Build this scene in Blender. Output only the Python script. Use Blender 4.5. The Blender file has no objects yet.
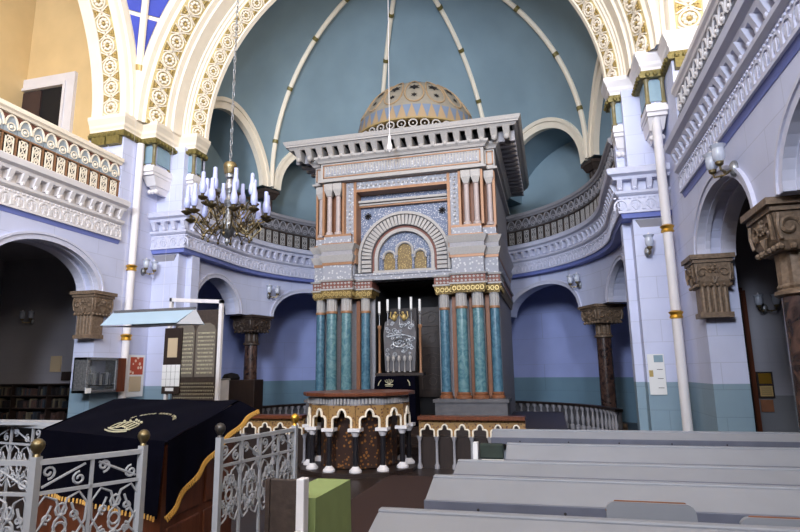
import bpy, bmesh, math, random
from math import sin, cos, pi, radians as R_, sqrt, atan2
from mathutils import Vector, Matrix
random.seed(7)
sc = bpy.context.scene
COL = sc.collection
sc.view_settings.view_transform = 'Standard'
sc.view_settings.look = 'None'
sc.view_settings.gamma = 1
sc.view_settings.use_curve_mapping = False
sc.view_settings.exposure = -0.08

# ------------------------------------------------------------------ helpers
class MB:
    def __init__(s): s.v = []; s.f = []; s.m = []; s.cm = 0
    def add(s, vs, fs, M=None):
        o = len(s.v)
        for p in vs:
            p = Vector(p)
            if M is not None: p = M @ p
            s.v.append(tuple(p))
        for f in fs: s.f.append(tuple(i + o for i in f)); s.m.append(s.cm)
        return s
    def box(s, x0, x1, y0, y1, z0, z1, M=None):
        vs = [(x0,y0,z0),(x1,y0,z0),(x1,y1,z0),(x0,y1,z0),(x0,y0,z1),(x1,y0,z1),(x1,y1,z1),(x0,y1,z1)]
        return s.add(vs, [(0,3,2,1),(4,5,6,7),(0,1,5,4),(1,2,6,5),(2,3,7,6),(3,0,4,7)], M)
    def taper(s, b0, b1, z0, z1, M=None):      # b = (x0,x1,y0,y1)
        vs = [(b0[0],b0[2],z0),(b0[1],b0[2],z0),(b0[1],b0[3],z0),(b0[0],b0[3],z0),
              (b1[0],b1[2],z1),(b1[1],b1[2],z1),(b1[1],b1[3],z1),(b1[0],b1[3],z1)]
        return s.add(vs, [(0,3,2,1),(4,5,6,7),(0,1,5,4),(1,2,6,5),(2,3,7,6),(3,0,4,7)], M)
    def lathe(s, prof, c=(0,0,0), n=20, M=None, a0=0, a1=2*pi, flute=0, fl=0):
        full = abs(a1 - a0 - 2*pi) < 1e-6
        k = n if full else n + 1
        vs = []
        for (r, z) in prof:
            for i in range(k):
                a = a0 + (a1 - a0) * i / n
                rr = r * (1 - (flute if (fl and (i % fl) == 0) else 0))
                vs.append((c[0] + rr*cos(a), c[1] + rr*sin(a), c[2] + z))
        fs = []
        for j in range(len(prof)-1):
            for i in range(n if not full else n):
                i2 = (i+1) % k if full else i+1
                fs.append((j*k+i, j*k+i2, (j+1)*k+i2, (j+1)*k+i))
        if full:
            fs.append(tuple(reversed(range(k)))); fs.append(tuple((len(prof)-1)*k + i for i in range(k)))
        return s.add(vs, fs, M)
    def prism(s, poly, y0, y1, M=None):        # poly in local (x,z), extruded in y
        n = len(poly)
        vs = [(p[0], y0, p[1]) for p in poly] + [(p[0], y1, p[1]) for p in poly]
        fs = [tuple(range(n)), tuple(reversed(range(n, 2*n)))]
        for i in range(n):
            j = (i+1) % n; fs.append((i, i+n, j+n, j))
        return s.add(vs, fs, M)
    def hprism(s, poly, z0, z1, M=None):       # poly in (x,y), extruded in z
        n = len(poly)
        vs = [(p[0], p[1], z0) for p in poly] + [(p[0], p[1], z1) for p in poly]
        fs = [tuple(reversed(range(n))), tuple(range(n, 2*n))]
        for i in range(n):
            j = (i+1) % n; fs.append((i, j, j+n, i+n))
        return s.add(vs, fs, M)
    def tube(s, pts, r, n=6, M=None, closed=False, radii=None, flat=1.0):
        pts = [Vector(p) for p in pts]; N = len(pts)
        vs = []; prev = None
        for i, p in enumerate(pts):
            a = pts[(i-1) % N] if (closed or i > 0) else p
            b = pts[(i+1) % N] if (closed or i < N-1) else p
            t = (b - a)
            if t.length < 1e-9: t = Vector((0,0,1))
            t.normalize()
            if prev is None:
                u = t.cross(Vector((0,0,1)))
                if u.length < 1e-3: u = t.cross(Vector((0,1,0)))
                u.normalize()
            else:
                u = prev - t*prev.dot(t)
                if u.length < 1e-6: u = t.cross(Vector((0,1,0)))
                u.normalize()
            prev = u; w = t.cross(u)
            rr = radii[i] if radii else r
            for k in range(n):
                an = 2*pi*(k+.5)/n
                vs.append(tuple(p + u*cos(an)*rr*flat + w*sin(an)*rr))
        fs = []
        for i in range(N if closed else N-1):
            i2 = (i+1) % N
            for k in range(n):
                k2 = (k+1) % n
                fs.append((i*n+k, i*n+k2, i2*n+k2, i2*n+k))
        if not closed:
            fs.append(tuple(reversed(range(n)))); fs.append(tuple((N-1)*n + k for k in range(n)))
        return s.add(vs, fs, M)
    def sphere(s, c, r, n=12, m=8, M=None, sz=1.0):
        prof = [(max(1e-4, r*sin(pi*j/m)), -r*sz*cos(pi*j/m)) for j in range(m+1)]
        return s.lathe(prof, c, n, M)
    def grid(s, rows, M=None, wrap=False):
        k = len(rows[0]); vs = [p for r in rows for p in r]; fs = []
        for j in range(len(rows)-1):
            for i in range(k if wrap else k-1):
                i2 = (i+1) % k
                fs.append((j*k+i, j*k+i2, (j+1)*k+i2, (j+1)*k+i))
        return s.add(vs, fs, M)
    def sweep(s, path, prof, closed_prof=True, caps=True):
        """prof (out, z) swept along plan path; out is to the right of travel"""
        P = [Vector(p) for p in path]; N = len(P); rows = []
        for i in range(N):
            d0 = (P[i]-P[i-1]).normalized() if i > 0 else (P[1]-P[0]).normalized()
            d1 = (P[i+1]-P[i]).normalized() if i < N-1 else d0
            n0 = Vector((d0.y, -d0.x)); n1 = Vector((d1.y, -d1.x))
            m = (n0+n1)
            if m.length < 1e-4: m = n0
            m.normalize(); m = m / max(.35, m.dot(n0))
            pr = list(prof) + ([prof[0]] if closed_prof else [])
            rows.append([(P[i].x + m.x*o, P[i].y + m.y*o, z) for o, z in pr])
        s.grid(rows)
        if caps and closed_prof:
            k = len(prof)
            s.add(rows[0][:k], [tuple(range(k))]); s.add(rows[-1][:k], [tuple(reversed(range(k)))])
        return s
    def build(s, name, mat, parent=None, smooth=False, bevel=0):
        me = bpy.data.meshes.new(name)
        me.from_pydata(s.v, [], s.f)
        mats = mat if isinstance(mat, (list, tuple)) else [mat]
        for m in mats: me.materials.append(m)
        if len(mats) > 1:
            for p, mi in zip(me.polygons, s.m): p.material_index = mi
        bm = bmesh.new(); bm.from_mesh(me)
        bmesh.ops.recalc_face_normals(bm, faces=bm.faces)
        bm.to_mesh(me); bm.free()
        o = bpy.data.objects.new(name, me); COL.objects.link(o)
        if parent: o.parent = parent
        if smooth:
            me.polygons.foreach_set('use_smooth', [True]*len(me.polygons))
            mod = o.modifiers.new('es', 'EDGE_SPLIT'); mod.split_angle = R_(38)
        if bevel:
            b = o.modifiers.new('bv', 'BEVEL'); b.width = bevel; b.segments = 2; b.limit_method = 'ANGLE'; b.angle_limit = R_(50)
        return o

def tag(o, label=None, cat=None, group=None, kind=None):
    if label: o['label'] = label
    if cat: o['category'] = cat
    if group: o['group'] = group
    if kind: o['kind'] = kind
    return o
def thing(name, loc, label, cat, group=None, rz=0):
    o = bpy.data.objects.new(name, None); COL.objects.link(o)
    o.empty_display_size = .1
    o.location = loc; o.rotation_euler = (0,0,rz)
    return tag(o, label, cat, group)
def struct(name, mb, mat, **k):
    o = mb.build(name, mat, **k); o['kind'] = 'structure'; return o
def copy_tree(o, parent=None):
    c = o.copy(); COL.objects.link(c)
    if parent: c.parent = parent
    for ch in list(o.children): copy_tree(ch, c)
    return c
def frame(o, t, n):          # matrix: local x along t, local y along -n (into wall), z up
    t = Vector(t).normalized(); n = Vector(n).normalized(); z = t.cross(-n)
    M = Matrix((( t.x, -n.x, z.x, o[0]), (t.y, -n.y, z.y, o[1]), (t.z, -n.z, z.z, o[2]), (0,0,0,1)))
    return M
def arc(cx, cz, r, a0, a1, n, ry=None):
    ry = ry or r
    return [(cx + r*cos(a0+(a1-a0)*i/n), cz + ry*sin(a0+(a1-a0)*i/n)) for i in range(n+1)]
def T(x, y, z, rz=0): return Matrix.Translation((x,y,z)) @ Matrix.Rotation(rz, 4, 'Z')

# ------------------------------------------------------------------ materials
def srgb(h):
    def c(u): u /= 255.0; return u/12.92 if u <= .04045 else ((u+.055)/1.055)**2.4
    return (c(h[0]), c(h[1]), c(h[2]), 1)
MATS = {}
def mat(name, rgb, rough=.6, metal=0, noise=0, nscale=8, bump=0, spec=.4, rgb2=None, kind='noise', emit=0, trans=0, alpha=1, coat=0):
    m = bpy.data.materials.new(name); m.use_nodes = True; MATS[name] = m
    nt = m.node_tree; b = nt.nodes['Principled BSDF']; N = nt.nodes; L = nt.links
    b.inputs['Base Color'].default_value = srgb(rgb); b.inputs['Roughness'].default_value = rough
    b.inputs['Metallic'].default_value = metal; b.inputs['Specular IOR Level'].default_value = spec
    if trans: b.inputs['Transmission Weight'].default_value = trans
    if coat: b.inputs['Coat Weight'].default_value = coat
    if alpha < 1: b.inputs['Alpha'].default_value = alpha
    if emit: b.inputs['Emission Color'].default_value = srgb(rgb); b.inputs['Emission Strength'].default_value = emit
    tc = N.new('ShaderNodeTexCoord')
    tex = None
    if kind == 'voronoi':
        tex = N.new('ShaderNodeTexVoronoi'); tex.inputs['Scale'].default_value = nscale; outp = tex.outputs['Distance']
    elif kind == 'marble':
        tex = N.new('ShaderNodeTexNoise'); tex.inputs['Scale'].default_value = nscale; tex.inputs['Detail'].default_value = 8; tex.inputs['Distortion'].default_value = 2.2; outp = tex.outputs['Fac']
    elif kind == 'wood':
        w = N.new('ShaderNodeMapping'); w.inputs['Scale'].default_value = (6, 6, .6); L.new(tc.outputs['Object'], w.inputs['Vector'])
        tex = N.new('ShaderNodeTexNoise'); tex.inputs['Scale'].default_value = nscale; tex.inputs['Detail'].default_value = 6; L.new(w.outputs[0], tex.inputs['Vector']); outp = tex.outputs['Fac']
    else:
        tex = N.new('ShaderNodeTexNoise'); tex.inputs['Scale'].default_value = nscale; tex.inputs['Detail'].default_value = 5; outp = tex.outputs['Fac']
    if kind != 'wood': L.new(tc.outputs['Object'], tex.inputs['Vector'])
    if noise or rgb2:
        r = N.new('ShaderNodeValToRGB')
        c1 = srgb(rgb)
        c2 = srgb(rgb2) if rgb2 else tuple([x*(1-noise) for x in c1[:3]]+[1])
        if kind == 'voronoi': r.color_ramp.elements[0].position = .28; r.color_ramp.elements[1].position = .36
        elif kind == 'marble': r.color_ramp.elements[0].position = .38; r.color_ramp.elements[1].position = .62
        else: r.color_ramp.elements[0].position = .3; r.color_ramp.elements[1].position = .7
        r.color_ramp.elements[0].color = c2; r.color_ramp.elements[1].color = c1
        L.new(outp, r.inputs['Fac']); L.new(r.outputs['Color'], b.inputs['Base Color'])
    if bump:
        bp = N.new('ShaderNodeBump'); bp.inputs['Strength'].default_value = bump; bp.inputs['Distance'].default_value = .02
        L.new(outp, bp.inputs['Height']); L.new(bp.outputs[0], b.inputs['Normal'])
    return m
def wallmat(name, top, dado=None, zd=1.25, joint=.82, curved=None, bw=1.15, bh=.42):
    """painted ashlar plaster: joints scored in blocks, optional dado paint below zd"""
    m = bpy.data.materials.new(name); m.use_nodes = True; MATS[name] = m
    nt = m.node_tree; b = nt.nodes['Principled BSDF']; N = nt.nodes; L = nt.links
    b.inputs['Roughness'].default_value = .55
    g = N.new('ShaderNodeNewGeometry'); s = N.new('ShaderNodeSeparateXYZ'); L.new(g.outputs['Position'], s.inputs[0])
    ad = N.new('ShaderNodeMath'); L.new(s.outputs[0], ad.inputs[0]); L.new(s.outputs[1], ad.inputs[1])
    cb = N.new('ShaderNodeCombineXYZ'); L.new(ad.outputs[0], cb.inputs[0]); L.new(s.outputs[2], cb.inputs[1])
    br = N.new('ShaderNodeTexBrick'); L.new(cb.outputs[0], br.inputs['Vector'])
    br.inputs['Scale'].default_value = 1; br.inputs['Brick Width'].default_value = bw; br.inputs['Row Height'].default_value = bh
    br.inputs['Mortar Size'].default_value = .008; br.inputs['Mortar Smooth'].default_value = .3
    br.inputs['Color1'].default_value = (1,1,1,1); br.inputs['Color2'].default_value = (.97,.97,.97,1); br.inputs['Mortar'].default_value = (joint,joint,joint,1)
    nz = N.new('ShaderNodeTexNoise'); nz.inputs['Scale'].default_value = 1.3; nz.inputs['Detail'].default_value = 6; L.new(g.outputs['Position'], nz.inputs['Vector'])
    rp = N.new('ShaderNodeValToRGB'); rp.color_ramp.elements[0].position = .3; rp.color_ramp.elements[1].position = .65
    rp.color_ramp.elements[0].color = (.9,.9,.91,1); rp.color_ramp.elements[1].color = (1,1,1,1); L.new(nz.outputs['Fac'], rp.inputs[0])
    base = N.new('ShaderNodeMix'); base.data_type = 'RGBA'
    base.inputs['A'].default_value = srgb(top); base.inputs['B'].default_value = srgb(dado or top)
    lt = N.new('ShaderNodeMath'); lt.operation = 'LESS_THAN'; L.new(s.outputs[2], lt.inputs[0]); lt.inputs[1].default_value = zd if dado else -99
    L.new(lt.outputs[0], base.inputs['Factor'])
    m1 = N.new('ShaderNodeMix'); m1.data_type = 'RGBA'; m1.blend_type = 'MULTIPLY'; m1.inputs['Factor'].default_value = 1
    L.new(base.outputs['Result'], m1.inputs['A']); L.new(br.outputs['Color'], m1.inputs['B'])
    m2 = N.new('ShaderNodeMix'); m2.data_type = 'RGBA'; m2.blend_type = 'MULTIPLY'; m2.inputs['Factor'].default_value = 1
    L.new(m1.outputs['Result'], m2.inputs['A']); L.new(rp.outputs['Color'], m2.inputs['B'])
    L.new(m2.outputs['Result'], b.inputs['Base Color'])
    bp = N.new('ShaderNodeBump'); bp.inputs['Strength'].default_value = .25; bp.inputs['Distance'].default_value = .01
    L.new(br.outputs['Fac'], bp.inputs['Height']); bp.invert = True; L.new(bp.outputs[0], b.inputs['Normal'])
    return m

LAV = (200,205,232)
wall_lav = wallmat('painted_block_wall', LAV, (132,156,172), 1.35)
wall_lavr = wall_lav
wall_amb = wallmat('ambulatory_wall', (172,184,238), (120,152,172), 1.35, bw=2.0, bh=.9)
wall_cream = wallmat('cream_block_wall', (236,226,212), None, joint=.75)
wall_grey = wallmat('aisle_wall', (150,148,156), (112,112,116), 1.1, joint=.93)
wall_ochre = mat('ochre_plaster', (222,192,140), .8, noise=.12, nscale=1.2)
trim_white = mat('white_trim', (224,220,222), .5, noise=.06, nscale=4)
trim_cream = mat('cream_trim', (240,228,208), .5, noise=.06, nscale=4)
trim_lav = mat('pale_lavender_trim', (200,202,222), .5, noise=.05)
trim_blue = mat('blue_band', (120,132,200), .5, noise=.06)
dome_blue = mat('dome_blue', (134,156,168), .75, noise=.16, nscale=.7)
pend_blue = mat('pendentive_blue', (62,76,178), .7, noise=.2, nscale=2)
gilt_bg = mat('gilt_ground', (222,204,152), .6, noise=.25, nscale=30)
gilt = mat('gilt', (184,160,102), .4, .4, noise=.2, nscale=25)
gold = mat('gold', (220,170,70), .28, .9)
brass = mat('aged_brass', (128,114,84), .35, .8, noise=.3, nscale=20)
bronze = mat('bronze_paint', (132,112,94), .5, .1, noise=.45, nscale=22, bump=.3)
dk_capital = mat('dark_capital', (74,62,56), .5, .1, noise=.4, nscale=18, bump=.3)
olive = mat('olive_gilt', (128,116,66), .5, .3, noise=.4, nscale=18, bump=.3)
brown_marble = mat('brown_marble', (88,66,58), .22, rgb2=(38,28,28), nscale=3.5, kind='marble', spec=.6)
teal_marble = mat('teal_marble', (104,138,142), .25, rgb2=(68,108,120), nscale=5, kind='marble', spec=.6)
teal_marble2 = mat('teal_marble_blue', (84,120,138), .25, rgb2=(58,94,114), nscale=5, kind='marble', spec=.6)
teal_panel = mat('blue_grey_panel', (132,158,172), .5, noise=.12)
olive_column = mat('olive_column', (128,118,84), .35, noise=.35, nscale=9)
ark_grey = mat('ark_grey_stone', (150,148,154), .6, noise=.18, nscale=30, bump=.15)
ark_white = mat('ark_pale_carving', (170,166,164), .6, noise=.2, nscale=40, bump=.2)
ark_dot = mat('ark_dotted_mosaic', (142,144,154), .6, rgb2=(190,190,194), nscale=14, kind='voronoi')
ark_bluedot = mat('ark_blue_mosaic', (104,114,138), .6, rgb2=(190,190,196), nscale=24, kind='voronoi')
ark_tan = mat('ark_gilt_mosaic', (112,92,52), .5, rgb2=(172,148,92), nscale=22, kind='voronoi')
copper = mat('copper_strip', (150,110,80), .45, .15, noise=.15)
copper_dk = mat('copper_recess', (132,84,56), .5, noise=.2)
brick_red = mat('brick_red', (124,78,68), .6, noise=.2)
pinkish = mat('pink_stone', (172,158,156), .5, noise=.12, nscale=14)
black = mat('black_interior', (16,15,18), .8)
dark_wood = mat('dark_wood', (50,38,34), .45, noise=.3, nscale=5, kind='wood')
dark_stone = mat('dark_stone', (96,94,98), .6, noise=.25, nscale=6)
grey_blue = mat('grey_blue_roundel', (150,160,168), .6)
brown_ground = mat('brown_ground', (120,76,62), .7)
dark_gap = mat('dark_grille', (30,26,28), .8)
bench_paint = mat('grey_bench_paint', (134,136,143), .45, noise=.1, nscale=3)
bench_edge = mat('bench_edge_paint', (98,100,114), .45, noise=.2, nscale=6)
velvet = mat('navy_velvet', (8,8,20), .95, noise=.25, nscale=5, spec=.04)
fringe = mat('gold_fringe', (186,140,64), .6, .2)
embroid = mat('pale_embroidery', (196,190,160), .6)
red_wood = mat('red_brown_wood', (112,62,40), .35, noise=.4, nscale=4, kind='wood')
iron_white = mat('white_painted_iron', (162,164,170), .45)
glass_shade = mat('frosted_glass', (225,232,248), .15, trans=.45, spec=.5)
candle_glass = mat('pale_glass_tube', (184,192,240), .25, trans=.15, spec=.5)
silver = mat('tarnished_silver', (170,172,176), .35, .75, noise=.5, nscale=26, bump=.5)
green_cloth = mat('green_cloth', (140,156,100), .85, noise=.1, nscale=6)
paper = mat('paper', (226,226,226), .8)
paper_tan = mat('tan_paper', (190,170,140), .8)
ink = mat('ink', (40,38,44), .8)
floor_m = mat('dark_floor', (50,38,34), .35, noise=.4, nscale=3)
carpet = mat('red_carpet', (54,34,30), .95, noise=.2, nscale=40)
win_glass = mat('window_light', (225,232,255), .3)

wall_lavl = wall_lav
# ------------------------------------------------------------------ architecture
ZS = 7.6           # springing of the great arches
fl = MB(); fl.box(-11.5, 11.5, -9.5, 22, -.2, 0); struct('floor', fl, floor_m)
cp = MB(); cp.box(.9, 2.3, 1.0, 9.0, 0, .012); tag(cp.build('carpet_runner', carpet), 'dark red carpet runner in the aisle beside the benches', 'carpet')
ce = MB(); ce.box(-11.5, 11.5, -9.5, 10.6, 13.6, 13.8); struct('ceiling', ce, trim_cream)

def arcade(mb, pos, segs, z0, zs, zt, b, th, n=18, zimp=None):
    def quadstrip(cols): mb.grid(cols)
    for (u0, u1, k) in segs:
        m = n if k == 'arch' else max(1, int(abs(u1-u0)/.35))
        if k == 'solid':
            us = [u0 + (u1-u0)*i/m for i in range(m+1)]
            for d in (0, th): quadstrip([[pos(u, z0, d), pos(u, zt, d)] for u in us])
            quadstrip([[pos(u0, z0, 0), pos(u0, zt, 0)], [pos(u0, z0, th), pos(u0, zt, th)]])
            quadstrip([[pos(u1, z0, 0), pos(u1, zt, 0)], [pos(u1, z0, th), pos(u1, zt, th)]])
        elif k == 'impost':
            us = [u0 + (u1-u0)*i/m for i in range(m+1)]
            for d in (0, th): quadstrip([[pos(u, zs, d), pos(u, zt, d)] for u in us])
            quadstrip([[pos(u, zs, 0), pos(u, zs, th)] for u in us])
        else:
            c = (u0+u1)/2; a = (u1-u0)/2
            A = [pi - pi*i/n for i in range(n+1)]
            pts = [(c + a*cos(t), zs + b*sin(t)) for t in A]
            for d in (0, th): quadstrip([[pos(u, z, d), pos(u, zt, d)] for u, z in pts])
            quadstrip([[pos(u, z, 0), pos(u, z, th)] for u, z in pts])
def archivolt(mb, pos, c, a, zs, b, w=.16, out=.05, n=24, d0=0.0, leg=0):
    A = [pi - pi*i/n for i in range(n+1)]
    inn = [(c+(a-.03)*cos(t), zs+(b-.03)*sin(t)) for t in A]; ou = [(c+(a+w)*cos(t), zs+(b+w)*sin(t)) for t in A]
    md = [(c+(a+w*.6)*cos(t), zs+(b+w*.6)*sin(t)) for t in A]
    if leg:
        for L_ in (inn, ou, md): L_.insert(0, (L_[0][0], zs-leg)); L_.append((L_[-1][0], zs-leg))
    rows = []
    for i in range(len(inn)):
        rows.append([pos(*inn[i], d0+.12), pos(*inn[i], d0-out*.5), pos(*md[i], d0-out*.5), pos(*md[i], d0-out), pos(*ou[i], d0-out), pos(*ou[i], d0+.1)])
    mb.grid(rows)

# nave side walls at ground level -------------------------------------------------
NAVE_ARCH = [8.70, 5.10, 1.50, -2.10]
for sx, nm, wm in ((-1, 'left', wall_lav), (1, 'right', wall_lavr)):
    pos = lambda u, z, d, s=sx: (s*(5.91+d), u, z)
    w = MB(); segs = [(10.05, 10.42, 'solid')]
    for c in NAVE_ARCH: segs += [(c-1.35, c+1.35, 'arch')]
    for c in NAVE_ARCH[:-1]: segs += [(c-2.25, c-1.35, 'impost')]
    segs += [(-9, NAVE_ARCH[-1]-1.35, 'solid')]
    arcade(w, pos, segs, 0, 3.38, 4.75, .86, .52)
    # stepped pier behind the gallery end, all the way up
    a, b = sorted((sx*5.91, sx*6.43)); w.box(a, b, 10.42, 12.55, 0, ZS-.3); a, b = sorted((sx*6.43, sx*6.9)); w.box(a, b, 10.42, 12.55, 5.3, ZS-.3)
    a, b = sorted((sx*5.2, sx*5.95)); w.box(a, b, 11.72, 12.55, 0, ZS-.3)
    a, b = sorted((sx*5.04, sx*5.3)); w.box(a, b, 12.05, 12.36, 0, ZS-.3)
    struct('wall_'+nm, w, wm)
    # soffit trim and face trim on the arches
    tr = MB()
    for c in NAVE_ARCH:
        archivolt(tr, pos, c, 1.35, 3.38, .86, w=.12, out=.05)
        posb = lambda u, z, d, s=sx: (s*(6.43-d), u, z)
        archivolt(tr, posb, c, 1.33, 3.38, .84, w=.12, out=.04)
        for dd in (.12, .35):                           # ribs on the soffit
            n = 20; rows = []
            for i in range(n+1):
                t = pi - pi*i/n; y1 = c+1.35*cos(t); z1 = 3.38+.86*sin(t); y2 = c+1.305*cos(t); z2 = 3.38+.815*sin(t)
                rows.append([pos(y1, z1, dd-.02), pos(y2, z2, dd-.02), pos(y2, z2, dd+.05), pos(y1, z1, dd+.05)])
            tr.grid(rows)
    struct('trim_%d' % (1 if sx < 0 else 2), tr, trim_lav if sx > 0 else trim_lav)

# aisles: outer walls, end walls, gallery slab ------------------------------------
for sx, nm in ((-1, 'left'), (1, 'right')):
    w = MB(); a, b = sorted((sx*10.9, sx*11.2)); w.box(a, b, -9, 12.3, 0, 5.3)
    a, b = sorted((sx*6.43, sx*11.2)); w.box(a, b, 12.0 if sx < 0 else 11.7, 12.4, 0, 5.3)
    struct('wall_aisle_'+nm, w, wall_grey)
    w = MB(); a, b = sorted((sx*6.6, sx*11.2)); w.box(a, b, 12.0, 12.4, 5.3, 13.6)
    # outer gallery wall with three window openings
    ys = [-9, -6.2, -4.2, -1.2, .8, 3.8, 5.8, 12.3]; a, b = sorted((sx*10.9, sx*11.2))
    for i in range(0, 8, 2): w.box(a, b, ys[i], ys[i+1], 5.3, 13.6)
    for i in (1, 3, 5): w.box(a, b, ys[i], ys[i+1], 5.3, 6.6); w.box(a, b, ys[i], ys[i+1], 10.2, 13.6)
    struct('wall_gallery_'+nm, w, wall_ochre)
    s = MB(); a, b = sorted((sx*5.95, sx*10.9)); s.box(a, b, -9, 12.0, 4.75, 5.3)
    a, b = sorted((sx*5.95, sx*6.66)); struct('ceiling_aisle_'+nm, s, wall_grey)
    for i in (1, 3, 5):
        f = MB(); x = sx*10.98; y0, y1 = ys[i], ys[i+1]
        for (p, q, r, t) in ((y0, y0+.08, 6.6, 10.2), (y1-.08, y1, 6.6, 10.2), ((y0+y1)/2-.04, (y0+y1)/2+.04, 6.6, 10.2), (y0, y1, 6.6, 6.68), (y0, y1, 10.12, 10.2), (y0, y1, 8.4, 8.48)):
            f.box(x-.04, x+.04, p, q, r, t)
        struct('window_%d' % (i//2 + (1 if sx < 0 else 4)), f, trim_white)
w = MB()
xs = [-11.2, -7.6, -5.6, -1.2, 1.2, 5.6, 7.6, 11.2]
for i in range(0, 8, 2): w.box(xs[i], xs[i+1], -9.3, -9, 0, 13.6)
for i in (1, 3, 5): w.box(xs[i], xs[i+1], -9.3, -9, 0, 6.2); w.box(xs[i], xs[i+1], -9.3, -9, 11.0, 13.6)
struct('wall_back', w, wall_cream)
w = MB(); w.box(-5.9, 5.9, -9, -5, 4.75, 5.3); w.box(-5.9, 5.9, -5.15, -5, 5.3, 6.5); struct('ceiling_rear_light_block', w, wall_grey)  # unseen slab and parapet, added to shade the foreground from the rear windows
for i in (1, 3, 5):
    f = MB(); x0, x1 = xs[i], xs[i+1]; z0, z1 = 6.2, 11.0
    for (p, q, r, t) in ((x0, x0+.1, z0, z1), (x1-.1, x1, z0, z1), ((x0+x1)/2-.04, (x0+x1)/2+.04, z0+.1, z1-.1), (x0+.1, x1-.1, z0, z0+.1), (x0+.1, x1-.1, z1-.1, z1)):
        f.box(p, q, -9.12, -9.04, r, t)
    struct('window_%d' % (7+i//2), f, trim_white)

# great arches --------------------------------------------------------------------
def revolve(mb, prof, kind, side=1, cy=4.8, n=56, cz=ZS, a0=0, a1=pi):
    rows = []
    for i in range(n+1):
        t = a0+(a1-a0)*i/n
        if kind == 'front': rows.append([(r*cos(t), d, cz + r*sin(t)) for r, d in prof])
        else: rows.append([(side*d, cy + r*cos(t), cz + r*sin(t)) for r, d in prof])
    mb.grid(rows)
def medallions(w, g, P0, L_, wd, pitch, M_at):
    """ring rosettes alternating with crossed ribbons and gilt leaves; M_at(s) gives a frame, x along, y into surface"""
    n = max(1, int(round(L_/pitch))); p = L_/n
    for i in range(n):
        M = M_at((i+.5)*p); hw = wd/2
        ring = [(cos(2*pi*k/14)*hw*.78, -.025, sin(2*pi*k/14)*hw*.78) for k in range(14)]
        w.tube(ring, .022, 5, M, closed=True)
        for k in range(8):
            a = 2*pi*k/8; w.sphere((cos(a)*hw*.42, -.02, sin(a)*hw*.42), hw*.19, 6, 4, M)
        g.sphere((0, -.03, 0), hw*.2, 6, 4, M)
        for s in (-1, 1):                         # crossed ribbons between rosettes
            x0, x1 = s*hw*.72, s*p*.5
            for q in (-1, 1):
                w.tube([(x0, -.02, q*hw*.35), (x1, -.02, 0) if False else (s*p*.5, -.02, 0)], .018, 4, M)
                w.tube([(s*p*.5, -.02, 0), (s*(p*.5-hw*.55), -.02, q*hw*.95)], .018, 4, M)
                g.prism([(s*(p*.5-.03), q*hw*.35), (s*(p*.5-hw*.4), q*hw*.95), (s*(p*.5), q*hw*.95)], -.03, 0, M)
                g.sphere((s*(p*.5-hw*.12), -.02, q*hw*.62), hw*.16, 6, 4, M)

fa = MB()
revolve(fa, [(6.4,10.72),(5.95,10.7),(5.93,10.62),(5.74,10.62),(5.72,10.74),(5.66,10.78)], 'front')
revolve(fa, [(5.50,11.28),(5.47,11.25),(5.43,11.27),(5.41,11.4),(5.36,11.42),(5.34,11.75),(5.31,11.77),(5.3,11.83),(5.26,11.85),(5.25,11.9),(5.22,11.92)], 'front')
revolve(fa, [(5.04,12.26),(5.02,12.23),(4.99,12.25),(4.97,12.36),(5.6,12.4)], 'front')
fr = struct('trim_3', fa, trim_cream)
fb = MB(); revolve(fb, [(5.66,10.78),(5.50,11.28)], 'front'); revolve(fb, [(5.22,11.92),(5.04,12.26)], 'front')
b_ = fb.build('gilt_band', gilt_bg, fr)
w = MB(); g = MB()
def fr_at(rm, ym, nrm):
    def f(s):
        t = s/rm; o = (rm*cos(t), ym, ZS + rm*sin(t)); tn = (-sin(t), 0, cos(t))
        nn = (-cos(t)*nrm[0], -nrm[1], -sin(t)*nrm[0]); return frame(o, tn, nn)
    return f
medallions(w, g, None, pi*5.58, .46, .5, fr_at(5.58, 11.03, (.95,.31)))
medallions(w, g, None, pi*5.13, .36, .44, fr_at(5.13, 12.09, (.88,.47)))
w.build('rosette_relief', trim_cream, fr); g.build('gilt_leaves', gilt, fr)

for sx in (-1, 1):
    s = MB()
    revolve(s, [(6.5,5.95),(5.95,5.91),(5.93,5.84),(5.75,5.84),(5.73,5.9),(5.62,5.92),(5.57,5.95),(5.55,6.03)], 'side', sx)
    revolve(s, [(5.55,6.5),(5.53,6.51),(5.53,6.62),(5.56,6.64),(5.56,6.84),(5.75,6.86),(6.5,6.86)], 'side', sx)
    st = struct('trim_%d' % (4 if sx < 0 else 5), s, trim_cream)
    b = MB(); revolve(b, [(5.56,6.03),(5.56,6.5)], 'side', sx); b.build('gilt_band', gilt_bg, st)
    w = MB(); g = MB()
    def f(s_, sx=sx):
        t = s_/5.55; return frame((sx*6.265, 4.8+5.55*cos(t), ZS+5.55*sin(t)), (0,-sin(t),cos(t)), (0,-cos(t),-sin(t)))
    medallions(w, g, None, pi*5.55, .44, .5, f)
    w.build('rosette_relief', trim_cream, st); g.build('gilt_leaves', gilt, st)

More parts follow.
